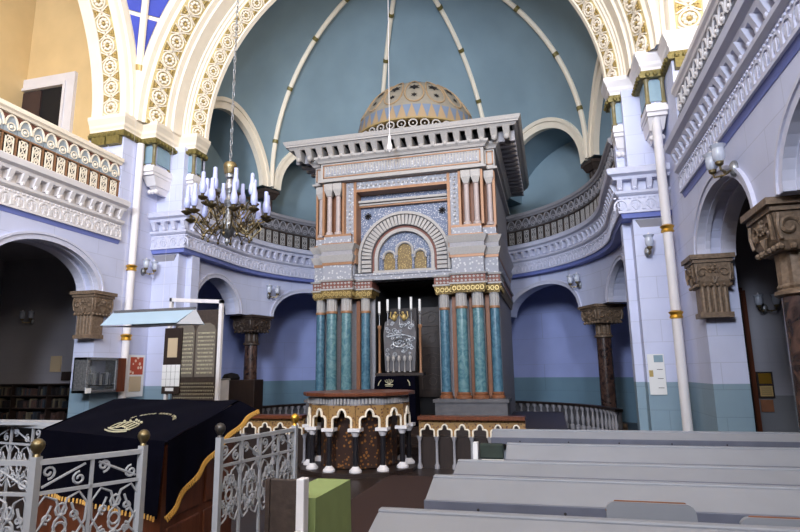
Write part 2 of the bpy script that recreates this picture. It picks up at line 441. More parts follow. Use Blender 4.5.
# pendentives with blue panels
Rp = sqrt(2)*5.93
for sx in (-1, 1):
    p = MB(); bl = MB(); rb = MB()
    def S(w_, h, r=Rp):           # w_ 0..1 across the triangle at height h above the springing
        rho = sqrt(max(.01, r*r-h*h)); az1 = math.acos(min(1, 5.93/sqrt(max(35.17, Rp*Rp-h*h))))
        az = az1 + (pi/2-2*az1)*w_ if az1 < pi/4 else pi/4
        return (sx*rho*sin(az), 4.8+rho*cos(az), ZS+h)
    hs = [5.93*i/24 for i in range(25)]
    p.grid([[S(j/16, h) for j in range(17)] for h in hs])
    pt = struct('trim_%d' % (6 if sx < 0 else 7), p, trim_cream)
    def wid(h): rho = sqrt(Rp*Rp-h*h); return rho*(pi/2-2*math.acos(min(1, 5.93/rho)))
    for h0, h1 in ((1.35,2.55),(2.65,4.0),(4.1,5.6)):
        for q in (0, 1):
            rows = []
            for i in range(9):
                h = h0+(h1-h0)*i/8; m_ = min(.24, .10/wid(h)); r_ = min(.22, .085/wid(h))
                if m_ + r_ > .49: m_, r_ = .24, .22
                a_, b_ = (m_, .5-r_) if q == 0 else (.5+r_, 1-m_)
                rows.append([S(a_+(b_-a_)*j/6, h, Rp-.03) for j in range(7)])
            bl.grid(rows)
    bl.build('blue_panel', pend_blue, pt)
    rb.tube([S(.5, .05+5.7*j/16, Rp-.05) for j in range(17)], .085, 8)
    rb.build('rib', trim_cream, pt, smooth=True)
    bd = MB(); bd.tube([S(.5, 1.28, Rp-.05), S(.5, 1.42, Rp-.05)], .1, 8); bd.build('rib_band', gilt, pt)

# springing cornice round the piers, olive capital strip beneath
CORN = [(0,7.27),(.02,7.27),(.03,7.33),(.06,7.38),(.07,7.44),(.1,7.5),(.13,7.56),(.14,7.64),(0,7.66)]
for sx in (-1, 1):
    P = [(-6.85,10.4),(-5.92,10.4),(-5.92,11.0),(-5.52,11.0),(-5.52,11.88),(-5.02,11.88),(-5.02,12.34)]
    if sx > 0: P = [(-x, y) for x, y in reversed(P)]
    c = MB(); c.sweep(P, CORN)
    # fill solid above for the overhanging steps
    for (x0, x1, y0, y1) in ((5.52,6.85,11.0,12.6),(5.02,6.85,11.88,12.36),(5.92,6.85,10.4,12.6)):
        a, b = sorted((sx*x0, sx*x1)); c.box(a, b, y0, y1, 7.3, 7.64)
    tt = struct('trim_%d' % (8 if sx < 0 else 9), c, trim_cream if sx < 0 else trim_white)
    o = MB(); o.sweep(P, [(-.02,7.12),(.07,7.12),(.09,7.2),(.05,7.22),(.05,7.27),(-.02,7.27)])
    # leafy blobs on the strip
    L_ = 0
    for i in range(len(P)-1):
        a = Vector(P[i]); b = Vector(P[i+1]); n = int((b-a).length/.12); d = (b-a).normalized(); nn = Vector((d.y, -d.x))
        for k in range(n):
            q = a + (b-a)*((k+.5)/n) + nn*.08; o.sphere((q.x, q.y, 7.17), .05, 6, 4)
    a, b = sorted((sx*5.95, sx*6.3)); o.box(a, b, 10.3, 10.42, 6.92, 7.12)
    a, b = sorted((sx*6.35, sx*6.72)); o.box(a, b, 10.3, 10.42, 6.92, 7.12)
    o.build('leaf_frieze', olive, tt)

# corner brackets with colonnettes
def bracket(x, y, w, dpt, sx, label):
    t = thing('wall_bracket', (x, y, 6.0), label, 'bracket', 'pier brackets under the springing cornice')
    m = MB(); m.box(-w/2+.03, w/2-.03, .03, dpt, .62, 1.14); m.build('core', wall_lav, t)
    m = MB(); m.box(-w/2+.07, w/2-.07, 0.0, .02, .66, 1.1)
    m.box(-w/2 if sx > 0 else w/2-.01, -w/2+.01 if sx > 0 else w/2, .1, dpt-.1, .66, 1.1); m.build('panel', teal_panel, t)
    for px, py in ((-w/2+.04, .02), (w/2-.04, .02), ((-w/2+.04) if sx > 0 else (w/2-.04), dpt-.12)):
        c = MB(); c.lathe([(.06,.6),(.06,.63),(.042,.66),(.042,1.06),(.065,1.1),(.07,1.14)], (px, py, 0), 10); c.build('colonnette', olive_column, t, smooth=True)
    c = MB(); c.taper((-w*.12, w*.12, dpt*.6, dpt), (-w*.3, w*.3, dpt*.3, dpt), 0, .14)
    c.taper((-w*.36, w*.36, dpt*.25, dpt), (-w*.46, w*.46, dpt*.05, dpt), .14, .36)
    c.box(-w*.5, w*.5, -.02, dpt, .36, .44); c.box(-w*.54, w*.54, -.06, dpt, .44, .54); c.box(-w*.5, w*.5, -.02, dpt, .54, .61)
    for k in range(3): c.sphere((-w*.25+k*w*.25, dpt*.35, -.02+.03), .06, 8, 6)
    c.build('corbel', trim_white, t)
for sx in (-1, 1):
    side = 'left' if sx < 0 else 'right'
    bracket(sx*5.71, 11.04, .36, .68, -sx if False else (1 if sx > 0 else -1), f'white scrolled bracket with olive colonnettes, {side} pier, next to the slender shaft')
    bracket(sx*5.19, 11.88, .36, .4, (1 if sx > 0 else -1), f'white scrolled bracket with olive colonnettes, {side} pier, beside the apse opening')

# slender engaged shafts with gold rings
for sx in (-1, 1):
    side = 'left' if sx < 0 else 'right'
    t = thing('slender_shaft', ((-5.82, 10.88, 0) if sx < 0 else (5.7, 11.15, 0)), f'slender white round shaft with gold rings running up the {side} pier', 'shaft')
    m = MB(); m.lathe([(.085, 0), (.085, 7.1)], (0,0,0), 12); m.build('pole', trim_white, t, smooth=True)
    for z in ((2.45, 4.05) if sx < 0 else (2.55, 4.15)):
        m = MB(); m.lathe([(.09, z-.07), (.12, z-.05), (.1, z), (.13, z+.05), (.09, z+.08)], (0,0,0), 12); m.build('ring', gold, t, smooth=True)

# apse ------------------------------------------------------------------------------
CY = 13.9
def apos(s, R, r):            # plan position for arc length s measured at radius R, at actual radius r
    lim = R*pi/2
    if abs(s) <= lim: a = s/R; return (r*sin(a), CY + r*cos(a))
    sg = 1 if s > 0 else -1
    return (sg*r, CY - (abs(s)-lim))
RG = 5.25
def gpos(s, z, d): x, y = apos(s, RG, RG+d); return (x, y, z)
deg = lambda a: R_(a)*RG
ga = [(-93.5,1.05),(-51.5,1.42),(-6,1.42),(40.5,1.4),(84,1.1)]
segs = []; prev = -RG*pi/2 - 1.4
for c, a in ga:
    s0, s1 = deg(c)-a, deg(c)+a
    segs.append((prev, s0, 'solid' if prev < -RG*pi/2 - 1 else 'impost')); segs.append((s0, s1, 'arch')); prev = s1
segs.append((prev, RG*pi/2+1.4, 'solid'))
w = MB(); arcade(w, gpos, segs, 0, 3.32, 4.75, .92, .5); struct('wall_apse', w, wall_lavr)
tr = MB()
for c, a in ga: archivolt(tr, gpos, deg(c), a, 3.32, .92, w=.1, out=.04)
struct('trim_10', tr, trim_lav)
# ambulatory outer wall and its ceiling
w = MB(); ss = [-RG*pi/2-1.5 + (RG*pi+3)*i/64 for i in range(65)]
for r in (7.6, 7.8): w.grid([[(*apos(s, RG, r), 0), (*apos(s, RG, r), 4.75)] for s in ss])
struct('wall_ambulatory', w, wall_amb, smooth=True)
w = MB()
for z in (4.75, 5.3): w.grid([[(*apos(s, RG, 5.0), z), (*apos(s, RG, 7.8), z)] for s in ss])
struct('ceiling_ambulatory', w, wall_grey)
# drum, niches, half dome
RD = 5.4; ZD = 8.0; ZA = 7.52; AA = 1.72; PITCH = R_(44)*RD; OFF = R_(-2)*RD
def rz(z): return RD if z <= ZD else sqrt(max(0, RD*RD - (z-ZD)**2))
def dpos(s, z, d): x, y = apos(s, RD, rz(z)+d); return (x, y, z)
def qpos(s, q, d=0):
    if q <= 0: x, y = apos(s, RD, RD+d); return (x, y, ZD+q)
    el = q/RD; x, y = apos(s, RD, (RD+d)*cos(el)); return (x, y, ZD + (RD+d)*sin(el))
def zlow(s):
    u = (s - OFF + PITCH*100.5) % PITCH - PITCH/2
    return ZA + (sqrt(AA*AA-u*u) if abs(u) < AA else 0)
smax = RD*pi/2 + 1.5; cols = []
base = sorted(set([round(-smax + 2*smax*i/150, 4) for i in range(151)] + [round(OFF+k*PITCH+s_*AA*cos(j*pi/2/10), 4) for k in range(-3, 4) for s_ in (-1, 1) for j in range(11)]))
base = [s for s in base if abs(s) <= smax]
Q1 = RD*pi/2
for s in base:
    z = zlow(s); q0 = (z-ZD) if z <= ZD else RD*math.asin(min(1, (z-ZD)/RD))
    cols.append([qpos(s, q0 + (Q1-q0)*(j/26)) for j in range(27)])
w = MB(); w.grid(cols); dm = struct('ceiling_apse', w, dome_blue, smooth=True)
w = MB()                            # niche vaults
n = 24
for k in range(-3, 4):
    c = OFF + k*PITCH
    if abs(c) - AA > smax: continue
    rows = []
    for i in range(n+1):
        t = pi - pi*i/n; s = c + AA*cos(t); z = ZA + AA*sin(t)
        s = max(-smax, min(smax, s))
        rows.append([dpos(s, z, 0), (*apos(s, RD, 6.9), z)])
    w.grid(rows)
for r in (6.88, 7.1): w.grid([[(*apos(s, RD, r), 5.2), (*apos(s, RD, r), 9.9)] for s in [-smax + 2*smax*i/80 for i in range(81)]])
for k in range(-3, 3):               # imposts over the gallery columns
    c = OFF + (k+.5)*PITCH; a, b = c-(PITCH/2-AA), c+(PITCH/2-AA)
    if abs(c) > smax: continue
    w.grid([[dpos(a+(b-a)*i/4, ZA, 0), (*apos(a+(b-a)*i/4, RD, 6.9), ZA)] for i in range(5)])
struct('wall_apse_upper', w, dome_blue, smooth=True)
tr = MB()
for k in (-2, -1, 0, 1, 2): archivolt(tr, dpos, OFF+k*PITCH, AA, ZA, AA, w=.28, out=.09, n=32, d0=-.0)
struct('trim_11', tr, trim_cream)
rb = MB(); bd = MB()
ribs = [OFF + (k+.5)*PITCH for k in (-2, -1, 0, 1)]
for s in ribs:
    rb.tube([qpos(s, -.45+ (Q1+.35)*j/40, -.05) for j in range(41)], .075, 8)
    for q in (1.1, 2.9, 4.7, 6.3): bd.tube([qpos(s, q-.06, -.05), qpos(s, q+.06, -.05)], .095, 8)
t12 = struct('trim_12', rb, trim_cream, smooth=True); bd.build('rib_band', olive, t12)
# twin gallery columns
for i, s in enumerate(ribs):
    x, y = apos(s, RD, RD+.12); az = atan2(x, y-CY)
    t = thing('gallery_column', (x, y, 5.3), ['dark twin colonnettes on apse gallery by the chandelier, left end', 'dark twin colonnettes on apse gallery just behind the ark\'s left side', 'dark twin colonnettes on apse gallery behind the right of the ark', 'dark twin colonnettes on the right curve of the apse gallery'][i], 'column', rz=-az)
    for q in (-.1, .1):
        m = MB(); m.lathe([(.1,0),(.1,.08),(.075,.12),(.07,1.85),(.1,1.9)], (q,0,0), 12); m.build('shaft', dk_capital, t, smooth=True)
    m = MB(); m.taper((-.2,.2,-.12,.3), (-.27,.27,-.2,.4), 1.88, 2.05); m.box(-.3,.3,-.22,.45,2.05,2.15); m.build('capital', dk_capital, t)

# gallery fronts ---------------------------------------------------------------------
def along(path, pitch, margin=.0):
    """frames every pitch along a plan path, per straight segment run together"""
    P = [Vector(p) for p in path]; L = [0]
    for i in range(len(P)-1): L.append(L[-1] + (P[i+1]-P[i]).length)
    n = max(1, int(round((L[-1]-2*margin)/pitch))); out = []
    for k in range(n):
        s = margin + (L[-1]-2*margin)*(k+.5)/n
        i = max(j for j in range(len(L)-1) if L[j] <= s); f = (s-L[i])/(L[i+1]-L[i])
        p = P[i].lerp(P[i+1], f); d = (P[i+1]-P[i]).normalized(); nn = Vector((d.y, -d.x))
        out.append(frame((p.x, p.y, 0), (d.x, d.y, 0), (nn.x, nn.y, 0)))
    return out, (L[-1]-2*margin)/n
def cornice(name, path, mats, margins=.05):
    wm, bm_, fm = mats
    a = MB()
    a.sweep(path, [(-.3,5.3),(.1,5.3),(.12,5.36),(.2,5.4),(.22,5.5),(.16,5.54),(-.3,5.54)])        # shelf
    a.sweep(path, [(-.3,4.98),(.03,4.98),(.08,5.02),(.09,5.07),(.02,5.09),(-.3,5.09)])                # mid moulding
    a.sweep(path, [(-.3,5.09),(-.06,5.09),(-.06,5.3),(-.3,5.3)])                                  # bracket field
    a.sweep(path, [(-.3,4.66),(.0,4.66),(.01,4.98),(-.3,4.98)])                                # palmette field
    a.sweep(path, [(-.3,4.63),(.03,4.63),(.03,4.68),(-.3,4.68)])
    fr_, p = along(path, .275)
    for M in fr_:
        # console: block, scroll and small drop
        a.taper((-.045,.045,-.06,.05), (-.05,.05,-.14,.05), 5.12, 5.3, M); a.sphere((0,-.05,5.12), .045, 6, 4, M)
        # leaf arch: pointed-round arch ribs with a palmette inside
        pts = [(-p*.44, -.0, 4.69)] + [( -p*.44*cos(pi*i/8), -.0, 4.77+.13*sin(pi*i/8)) for i in range(9)] + [(p*.44, -.0, 4.69)]
        pts = [(x, -.01, z) for x, _, z in pts]
        a.tube(pts, .024, 4, M)
        a.tube([(0,-.01,4.69),(0,-.01,4.85)], .026, 4, M)
        for q in (-1, 1): a.tube([(0,-.01,4.71),(q*.055,-.01,4.77),(q*.05,-.01,4.84)], .018, 4, M)
        for i in range(3): a.box(-p*.5+i*p/3+.01, -p*.5+i*p/3+p/6+.01, -.03, .06, 4.925, 4.955, M)
    o = struct(name, a, wm)
    b = MB(); b.sweep(path, [(-.3,4.54),(-.04,4.54),(-.03,4.57),(.0,4.64),(-.3,4.64)])
    b.build('blue_band', bm_, o)
    return o
def balustrade(path, label, mats, group=None, margin=.03):
    rail_m, round_m, ground_m, panel_m, bar_m = mats
    t = thing('gallery_balustrade', (path[0][0], path[0][1], 5.54), label, 'balustrade', group)
    inv = Matrix.Translation((-path[0][0], -path[0][1], -5.54))
    def done(m, nm, mt, **k):
        m.v = [tuple(inv @ Vector(v)) for v in m.v]; return m.build(nm, mt, t, **k)
    m = MB(); m.sweep(path, [(-.12,6.4),(.04,6.4),(.06,6.44),(.1,6.47),(.1,6.55),(.05,6.58),(-.16,6.58)]); done(m, 'handrail', rail_m)
    m = MB(); m.sweep(path, [(-.04,6.02),(-.02,6.02),(-.02,6.4),(-.04,6.4)]); done(m, 'ground', ground_m)
    m = MB(); m.sweep(path, [(-.06,6.0),(.03,6.0),(.03,6.03),(-.06,6.03)]); m.sweep(path, [(-.06,5.54),(.02,5.54),(.02,5.58),(-.06,5.58)]); done(m, 'rail', bar_m)
    fr_, p = along(path, .285, margin)
    for M in fr_:
        m = MB(); n = 10
        m.prism([(-p*.47,6.03)] + [(-p*.47*cos(pi*i/n), 6.14+.24*sin(pi*i/n)) for i in range(n+1)] + [(p*.47,6.03)], -.01, .02, M)
        mw = MB()
        mw.tube([(-p*.46*cos(pi*i/n), -.02, 6.14+.235*sin(pi*i/n)) for i in range(n+1)], .02, 4, M)
        mw.tube([(cos(2*pi*i/10)*.075, -.02, 6.15+sin(2*pi*i/10)*.075) for i in range(10)], .014, 4, M, closed=True)
        mw.sphere((0,-.015,6.15), .035, 6, 4, M)
        r_ = done(m, 'roundel', round_m); done(mw, 'roundel_ring', rail_m).parent = r_
        m = MB(); z0, z1, h = 5.6, 5.98, p*.31
        for (a, b, c, d) in ((-h,-h+.025,z0,z1),(h-.025,h,z0,z1),(-h,h,z0,z0+.025),(-h,h,z1-.025,z1)): m.box(a, b, -.02, .0, c, d, M)
        zz = [z0+.02, z0+.11, (z0+z1)/2, z1-.11, z1-.02]
        for q in (-1, 1): m.tube([(0,-.01,zz[0]),(q*h*.6,-.01,zz[1]),(0,-.01,zz[2]),(q*h*.6,-.01,zz[3]),(0,-.01,zz[4])], .014, 4, M)
        m.box(-.02,.02,-.02,0,zz[1]-.02,zz[1]+.02,M); m.box(-.02,.02,-.02,0,zz[3]-.02,zz[3]+.02,M)
        done(m, 'panel', panel_m)
        m = MB(); m.box(p*.5-.016, p*.5+.012, -.02, .02, 5.56, 6.02, M); done(m, 'bar', bar_m)
    m = MB(); m.sweep(path, [(-.1,5.56),(-.08,5.56),(-.08,6.0),(-.1,6.0)]); done(m, 'dark_backing', dark_gap)
    return t
left_path = [(-5.95, 2.0), (-5.95, 10.42)]
right_path = [(5.95, 10.42), (5.95, 2.0)]
ms = (trim_cream, grey_blue, brown_ground, trim_cream, copper)
cornice('trim_13', [(-5.86, 2.0), (-5.86, 10.5)], (trim_white, trim_blue, None))
cornice('trim_14', [(5.86, 10.5), (5.86, 2.0)], (trim_lav, trim_blue, None))
balustrade(left_path, 'left gallery front of arches and knot panels in cream, copper and grey blue', ms)
balustrade(right_path, 'right gallery front, grey arches and knot panels seen steeply from below', (trim_white, bench_edge, dark_stone, trim_white, bench_edge))
RB = 5.0
apath = [(-5.95,11.6),(-4.97,11.6),(-4.97,13.0)] + [(RB*sin(a), CY+RB*cos(a)) for a in [-pi/2 + pi*i/36 for i in range(37)]] + [(4.97,13.0),(4.97,11.6),(5.95,11.6)]
apath[3] = (-RB, CY)
cornice('trim_15', apath, (trim_lav, trim_blue, None))
balustrade([(-5.04,12.4)] + apath[3:-3] + [(5.04,12.4)], 'curved apse gallery front of arches and knot panels, greyed for shade, behind the ark', (ark_grey, dark_stone, dk_capital, ark_white, dk_capital))  # same gallery design in darker materials: the apse shade is put into the colour
# slab under the returned ends
for sx in (-1, 1):
    m = MB(); a, b = sorted((sx*5.15, sx*5.95)); m.box(a, b, 11.7, 12.2, 4.66, 5.5); a, b = sorted((sx*5.25, sx*5.9)); m.taper((a+.1, b-.1, 11.74, 12.1), (a, b, 11.66, 12.2), 4.3, 4.5)
    struct('trim_%d' % (16 if sx < 0 else 17), m, wall_grey)

# columns and capitals at ground level
def capital_mesh(mb, w, z0, z1, M=None):
    h = z1-z0
    mb.taper((-w*.36,w*.36,-w*.36,w*.36), (-w*.42,w*.42,-w*.42,w*.42), z0, z0+h*.18, M); mb.taper((-w*.42,w*.42,-w*.42,w*.42), (-w*.46,w*.46,-w*.46,w*.46), z0+h*.18, z0+h*.75, M)
    mb.box(-w*.5,w*.5,-w*.5,w*.5,z0+h*.75,z0+h*.86,M); mb.box(-w*.56,w*.56,-w*.56,w*.56,z0+h*.86,z1,M)
    for k in range(4):
        Mk = (M or Matrix()) @ Matrix.Rotation(k*pi/2, 4, 'Z')
        for q, sg in ((-.27,1),(.27,-1)):                   # pairs of scrolls, palmette and beads on each face
            sp = [(w*q + sg*w*.15*cos(a)*(1-a/9), -w*.46, z0+h*.44 + w*.15*sin(a)*(1-a/9)) for a in [i*.55 for i in range(13)]]
            mb.tube(sp, w*.03, 5, Mk)
            mb.tube([(w*q*1.45,-w*.47,z0+h*.2),(w*q*1.6,-w*.49,z0+h*.45),(w*q*1.5,-w*.49,z0+h*.7)], w*.03, 5, Mk)
        mb.sphere((0,-w*.46,z0+h*.56), w*.07, 8, 6, Mk)
        for k2 in range(6): an = k2*pi/3; mb.sphere((w*.1*cos(an),-w*.46,z0+h*.56+w*.1*sin(an)), w*.035, 6, 4, Mk)
        for q in (-.1, 0, .1): mb.tube([(0,-w*.44,z0+h*.1),(w*q,-w*.46,z0+h*.32)], w*.025, 5, Mk)
        for q in (-.4,-.24,-.08,.08,.24,.4): mb.sphere((w*q,-w*.42,z0+h*.06), w*.05, 6, 4, Mk)
def column(x, y, H, r, w, caph, label, az=0, cap=dk_capital, shaft=brown_marble, neck=0):
    t = thing('arcade_column', (x, y, 0), label, 'column', rz=az)
    m = MB(); capital_mesh(m, w, H-caph, H); m.build('capital', cap, t)
    zt = H-caph
    if neck:
        m = MB(); m.lathe([(r*1.0,zt-neck),(r*1.08,zt-neck+.03),(r*1.0,zt-neck+.06),(r*1.0,zt)], (0,0,0), 24, flute=.12, fl=2); m.build('fluted_neck', cap, t); zt -= neck
    m = MB(); m.lathe([(r*1.12,.35),(r*1.12,.4),(r*1.05,.45),(r,.6),(r*.96,zt)], (0,0,0), 24); m.build('shaft', shaft, t, smooth=True)
    m = MB(); m.lathe([(r*1.05,zt-.08),(r*1.2,zt-.06),(r*1.2,zt-.02),(r*1.05,zt)], (0,0,0), 24); m.build('collar', cap, t, smooth=True)
    m = MB(); m.box(-r*1.5,r*1.5,-r*1.5,r*1.5,0,.2); m.lathe([(r*1.4,.2),(r*1.45,.26),(r*1.2,.3),(r*1.3,.35)], (0,0,0), 20); m.build('base', cap, t)
    return t
for az, lab in ((-73.5, 'dark marble column with square leafy capital standing left of the ark'), (-29, 'dark marble column mostly hidden behind the ark, left side'), (17.2, 'dark marble column close behind the right flank of the ark'), (63.2, 'brown marble column with carved capital in the right half of the apse')):
    x, y = RG+.25, 0; a = R_(az); column((RG+.22)*sin(a), CY+(RG+.22)*cos(a), 3.32, .2, .82, .5, lab, -a, cap=(bronze if az > 60 else dk_capital), neck=.3)
for sx in (-1, 1):
    for k, c in enumerate(NAVE_ARCH[:-1]):
        y = c-1.68
        lab = {(1,0): 'large brown marble column with scrolled capital at the right edge of the picture', (-1,0): 'large brown marble column between the left aisle arches'}.get((sx,k), f'{"left" if sx < 0 else "right"} aisle column number {k+1} back, behind the benches')
        if k < 1 or True:
            if k > 1: continue
            if k == 1: lab = f'{"left" if sx < 0 else "right"} aisle marble column nearest the camera'
            column(sx*6.2, y, 3.38, .25, .76, .55, lab, cap=bronze, neck=.4)
    # pilaster capitals on the pier faces
    t = thing('pilaster_capital', (sx*6.03, 10.06, 2.38), f'bronze carved capital over a fluted stub on the {"left" if sx < 0 else "right"} pier', 'capital')
    m = MB(); capital_mesh(m, .58, .48, 1.0, T(0,0,0)); m.build('capital', bronze, t)
    m = MB(); m.box(-.2,.2,-.2,.1,.06,.5); m.box(-.24,.24,-.24,.1,0,.08)
    for k in range(5): m.lathe([(.035,.08),(.035,.48)], (-.16+k*.08,-.2,0), 8)
    m.build('fluted_stub', bronze, t)
mat('dome_rib_buff', (150,128,100), .6); mat('gilt_points_buff', (150,128,84), .6)
# ------------------------------------------------------------------ the ark
pl = MB(); pl.box(-3.6, 3.7, 12.0, 17.0, 0, .45); pl.box(-2.6, 2.7, 11.6, 12.0, 0, .3); pl.box(-2.6, 2.7, 11.2, 11.6, 0, .15)
tag(pl.build('ark_platform', dark_wood), 'dark stepped platform under the tall ark', 'platform')
A = thing('torah_ark', (.05, 13.4, .45), 'tall two-storey domed ark with teal marble columns in the middle of the apse', 'ark')
Z0 = -.45
def P_(m, nm, mt, par=A, **k):
    m.v = [(x, y, z+Z0) for x, y, z in m.v]; return m.build(nm, mt, par, **k)
# solid body around a dark niche
m = MB()
for s in (-1, 1):
    a, b = sorted((s*.82, s*2.3)); m.box(a, b, .25, 4.3, .45, 7.0)
m.box(-.82, .82, .45, 4.3, 3.85, 7.0); m.box(-.82, .82, 1.6, 4.3, .45, 3.85)
P_(m, 'body', ark_grey)
m = MB()
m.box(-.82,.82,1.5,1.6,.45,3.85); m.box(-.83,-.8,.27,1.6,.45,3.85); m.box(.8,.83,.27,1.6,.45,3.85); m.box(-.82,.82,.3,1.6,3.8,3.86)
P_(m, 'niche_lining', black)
for s in (-1, 1):
    d = MB(); a, b = sorted((s*.02, s*.76)); d.box(a, b, 1.42, 1.5, .95, 3.3)
    dd = P_(d, 'door', dark_wood)
    o = MB(); cx = s*.39
    for zc in (1.35, 1.9, 2.45, 3.0):
        o.tube([(cx-.28,1.4,zc-.2),(cx-.28,1.4,zc+.1),(cx,1.4,zc+.2),(cx+.28,1.4,zc+.1),(cx+.28,1.4,zc-.2)], .012, 4, closed=True)
        o.tube([(cx+.1*cos(t*pi/5),1.4,zc+.1*sin(t*pi/5)) for t in range(10)], .012, 4, closed=True)
    P_(o, 'door_relief', dk_capital, dd)
# plinth
for s in (-1, 1):
    m = MB(); a, b = sorted((s*.78, s*2.42)); m.box(a, b, -.32, .6, .45, .98)
    a, b = sorted((s*.74, s*2.46)); m.box(a, b, -.36, .6, .9, .97); P_(m, 'plinth', dark_stone)
# lower columns
for s in (-1, 1):
    for (x, y, r, mt) in ((1.0, .02, .115, teal_marble2), (1.44, -.16, .135, teal_marble), (1.83, -.16, .135, teal_marble), (2.2, .02, .115, teal_marble2)):
        m = MB(); m.lathe([(r*1.02,1.12),(r,1.3),(r*.96,3.08)], (s*x,y,0), 18); c = P_(m, 'column', mt, smooth=True)
        m = MB(); m.lathe([(r*.98,3.1),(r*.98,3.38),(r*1.12,3.42)], (s*x,y,0), 24, flute=.1, fl=2); P_(m, 'column_neck', ark_white, c)
        m = MB(); m.lathe([(r*1.1,3.05),(r*1.15,3.08),(r*1.1,3.11)], (s*x,y,0), 16); P_(m, 'column_ring', copper, c, smooth=True)
        m = MB(); m.lathe([(r*1.4,.98),(r*1.4,1.03),(r*1.15,1.06),(r*1.25,1.1),(r*1.02,1.13)], (s*x,y,0), 16); P_(m, 'column_base', copper_dk, c, smooth=True)
    for x in (1.22, 1.64, 2.02):                 # flat copper strips between the columns
        m = MB(); a, b = sorted((s*(x-.05), s*(x+.05))); m.box(a, b, .1, .25, .98, 3.4); P_(m, 'copper_pilaster', copper_dk)
# stepped profile of the entablature over the columns : plan outline as a path
def steps(mb, prof, s, cut=0):
    pth = [(-2.34,4.2),(-2.34,-.1),(-2.02,-.1),(-2.02,-.32),(-1.26,-.32)] + ([(-1.26,.3)] if cut else [(-1.26,-.1),(-.82,-.1),(-.82,.5)])
    if s > 0: pth = [(-x, y) for x, y in reversed(pth)]
    mb.sweep(pth, prof)
def band(name, o, z0, z1, mt, o2=None, back=-.3):
    for s in (-1, 1):
        m = MB(); steps(m, [(back,z0),(o,z0),(o2 if o2 is not None else o,z1),(back,z1)], s, z0 > 3.87); r = P_(m, name, mt)
    return r
cb = band('capital_band', .0, 3.42, 3.62, ark_tan, .04)
m = MB()
pths = [(-2.34,.8),(-2.34,-.1),(-2.02,-.1),(-2.02,-.32),(-1.26,-.32),(-1.26,-.1),(-.82,-.1)]
for s in (-1, 1):
    pp = pths if s < 0 else [(-x, y) for x, y in reversed(pths)]
    for i in range(len(pp)-1):
        f_, p = along(pp[i:i+2], .11)
        for M in f_:
            m.tube([(cos(2*pi*k/8)*.04,-.035,3.52+sin(2*pi*k/8)*.05) for k in range(8)], .014, 4, M, closed=True); m.sphere((0,-.03,3.52), .018, 5, 4, M)
P_(m, 'carved_rings', gilt, cb)
band('band_moulding', .06, 3.62, 3.66, ark_white, .06)
rb_ = band('checker_band', .03, 3.66, 3.84, brick_red)
m = MB()
for s in (-1, 1):
    pp = pths if s < 0 else [(-x, y) for x, y in reversed(pths)]
    for i in range(len(pp)-1):
        f_, p = along(pp[i:i+2], .09)
        for k, M in enumerate(f_):
            for zc in (3.7, 3.79): m.prism([(-.035,zc),(0,zc+.03),(.035,zc),(0,zc-.03)], -.045, -.02, M)
P_(m, 'lozenges', ark_white, rb_)
band('band_moulding', .06, 3.84, 3.88, ark_white, .08)
band('mosaic_block', .0, 3.88, 4.26, ark_dot)
band('copper_strip', .015, 4.26, 4.33, copper)
band('carved_moulding', .02, 4.33, 4.5, ark_white, .08)
band('carved_moulding', .03, 4.5, 4.62, ark_grey, .03)
band('carved_moulding', .04, 4.62, 4.78, ark_white, .12)
band('copper_strip', .02, 4.78, 4.83, copper)
band('dotted_band', -.02, 4.83, 5.0, ark_dot)
band('copper_strip', -.02, 5.0, 5.06, copper)
# upper storey corner bays with pink colonnettes
for s in (-1, 1):
    m = MB(); a, b = sorted((s*1.5, s*2.05)); m.box(a, b, -.02, .3, 5.06, 6.42); a, b = sorted((s*2.05, s*2.32)); m.box(a, b, .1, .3, 5.06, 6.42)
    P_(m, 'bay_recess', copper_dk)
    m = MB()
    for x in (1.5, 2.04): a, b = sorted((s*(x-.03), s*(x+.03))); m.box(a, b, -.28, .2, 5.06, 6.42)
    a, b = sorted((s*2.28, s*2.34)); m.box(a, b, -.06, .2, 5.06, 6.42)
    P_(m, 'copper_frame', copper)
    for x, y in ((1.66, -.2), (1.9, -.2), (2.2, -.02)):
        m = MB(); m.lathe([(.1,5.06),(.1,5.12),(.065,5.16),(.062,6.08),(.085,6.1)], (s*x,y,0), 14); c = P_(m, 'colonnette', pinkish, smooth=True)
        m = MB(); m.taper((s*x-.06,s*x+.06,y-.06,y+.06),(s*x-.11,s*x+.11,y-.11,y+.11),6.1,6.24); m.box(s*x-.115,s*x+.115,y-.115,y+.115,6.24,6.42); P_(m, 'colonnette_capital', ark_white, c)
# central framed bay
m = MB()
for s in (-1, 1): a, b = sorted((s*1.24, s*1.47)); m.box(a, b, -.16, .3, 3.9+.1, 6.5)
m.box(-1.24, 1.24, -.155, .3, 6.225, 6.495); fm_ = P_(m, 'frame', ark_dot)
m = MB()
for s in (-1, 1):
    for x0, x1 in ((1.18,1.25),(1.46,1.52)): a, b = sorted((s*x0, s*x1)); m.box(a, b, -.19, .3, 4.3 if x0 < 1.3 else 5.0, 6.5)
m.box(-1.18,1.18,-.188,.3,6.16,6.23); m.box(-1.46,1.46,-.188,.3,6.44,6.499); P_(m, 'copper_frame', copper)
m = MB()
for k in range(24): m.sphere((-1.38+2.76*k/23,-.17,6.33), .03, 6, 4)
for s in (-1, 1):
    for k in range(18): m.sphere((s*1.355,-.17,4.3+1.95*k/17), .03, 6, 4)
P_(m, 'bead_row', ark_white, fm_)
m = MB(); m.box(-1.2,1.2,.2,.45,4.0,6.2); P_(m, 'mosaic_ground', ark_bluedot)
m = MB(); m.box(-1.18,1.18,.0,.3,5.92,5.98); m.box(-1.18,1.18,.05,.3,5.86,5.9); P_(m, 'inner_moulding', ark_white)
m = MB(); m.box(-1.18,1.18,.08,.3,5.82,5.86); P_(m, 'copper_strip', copper)
m = MB()                        # stars in the spandrels
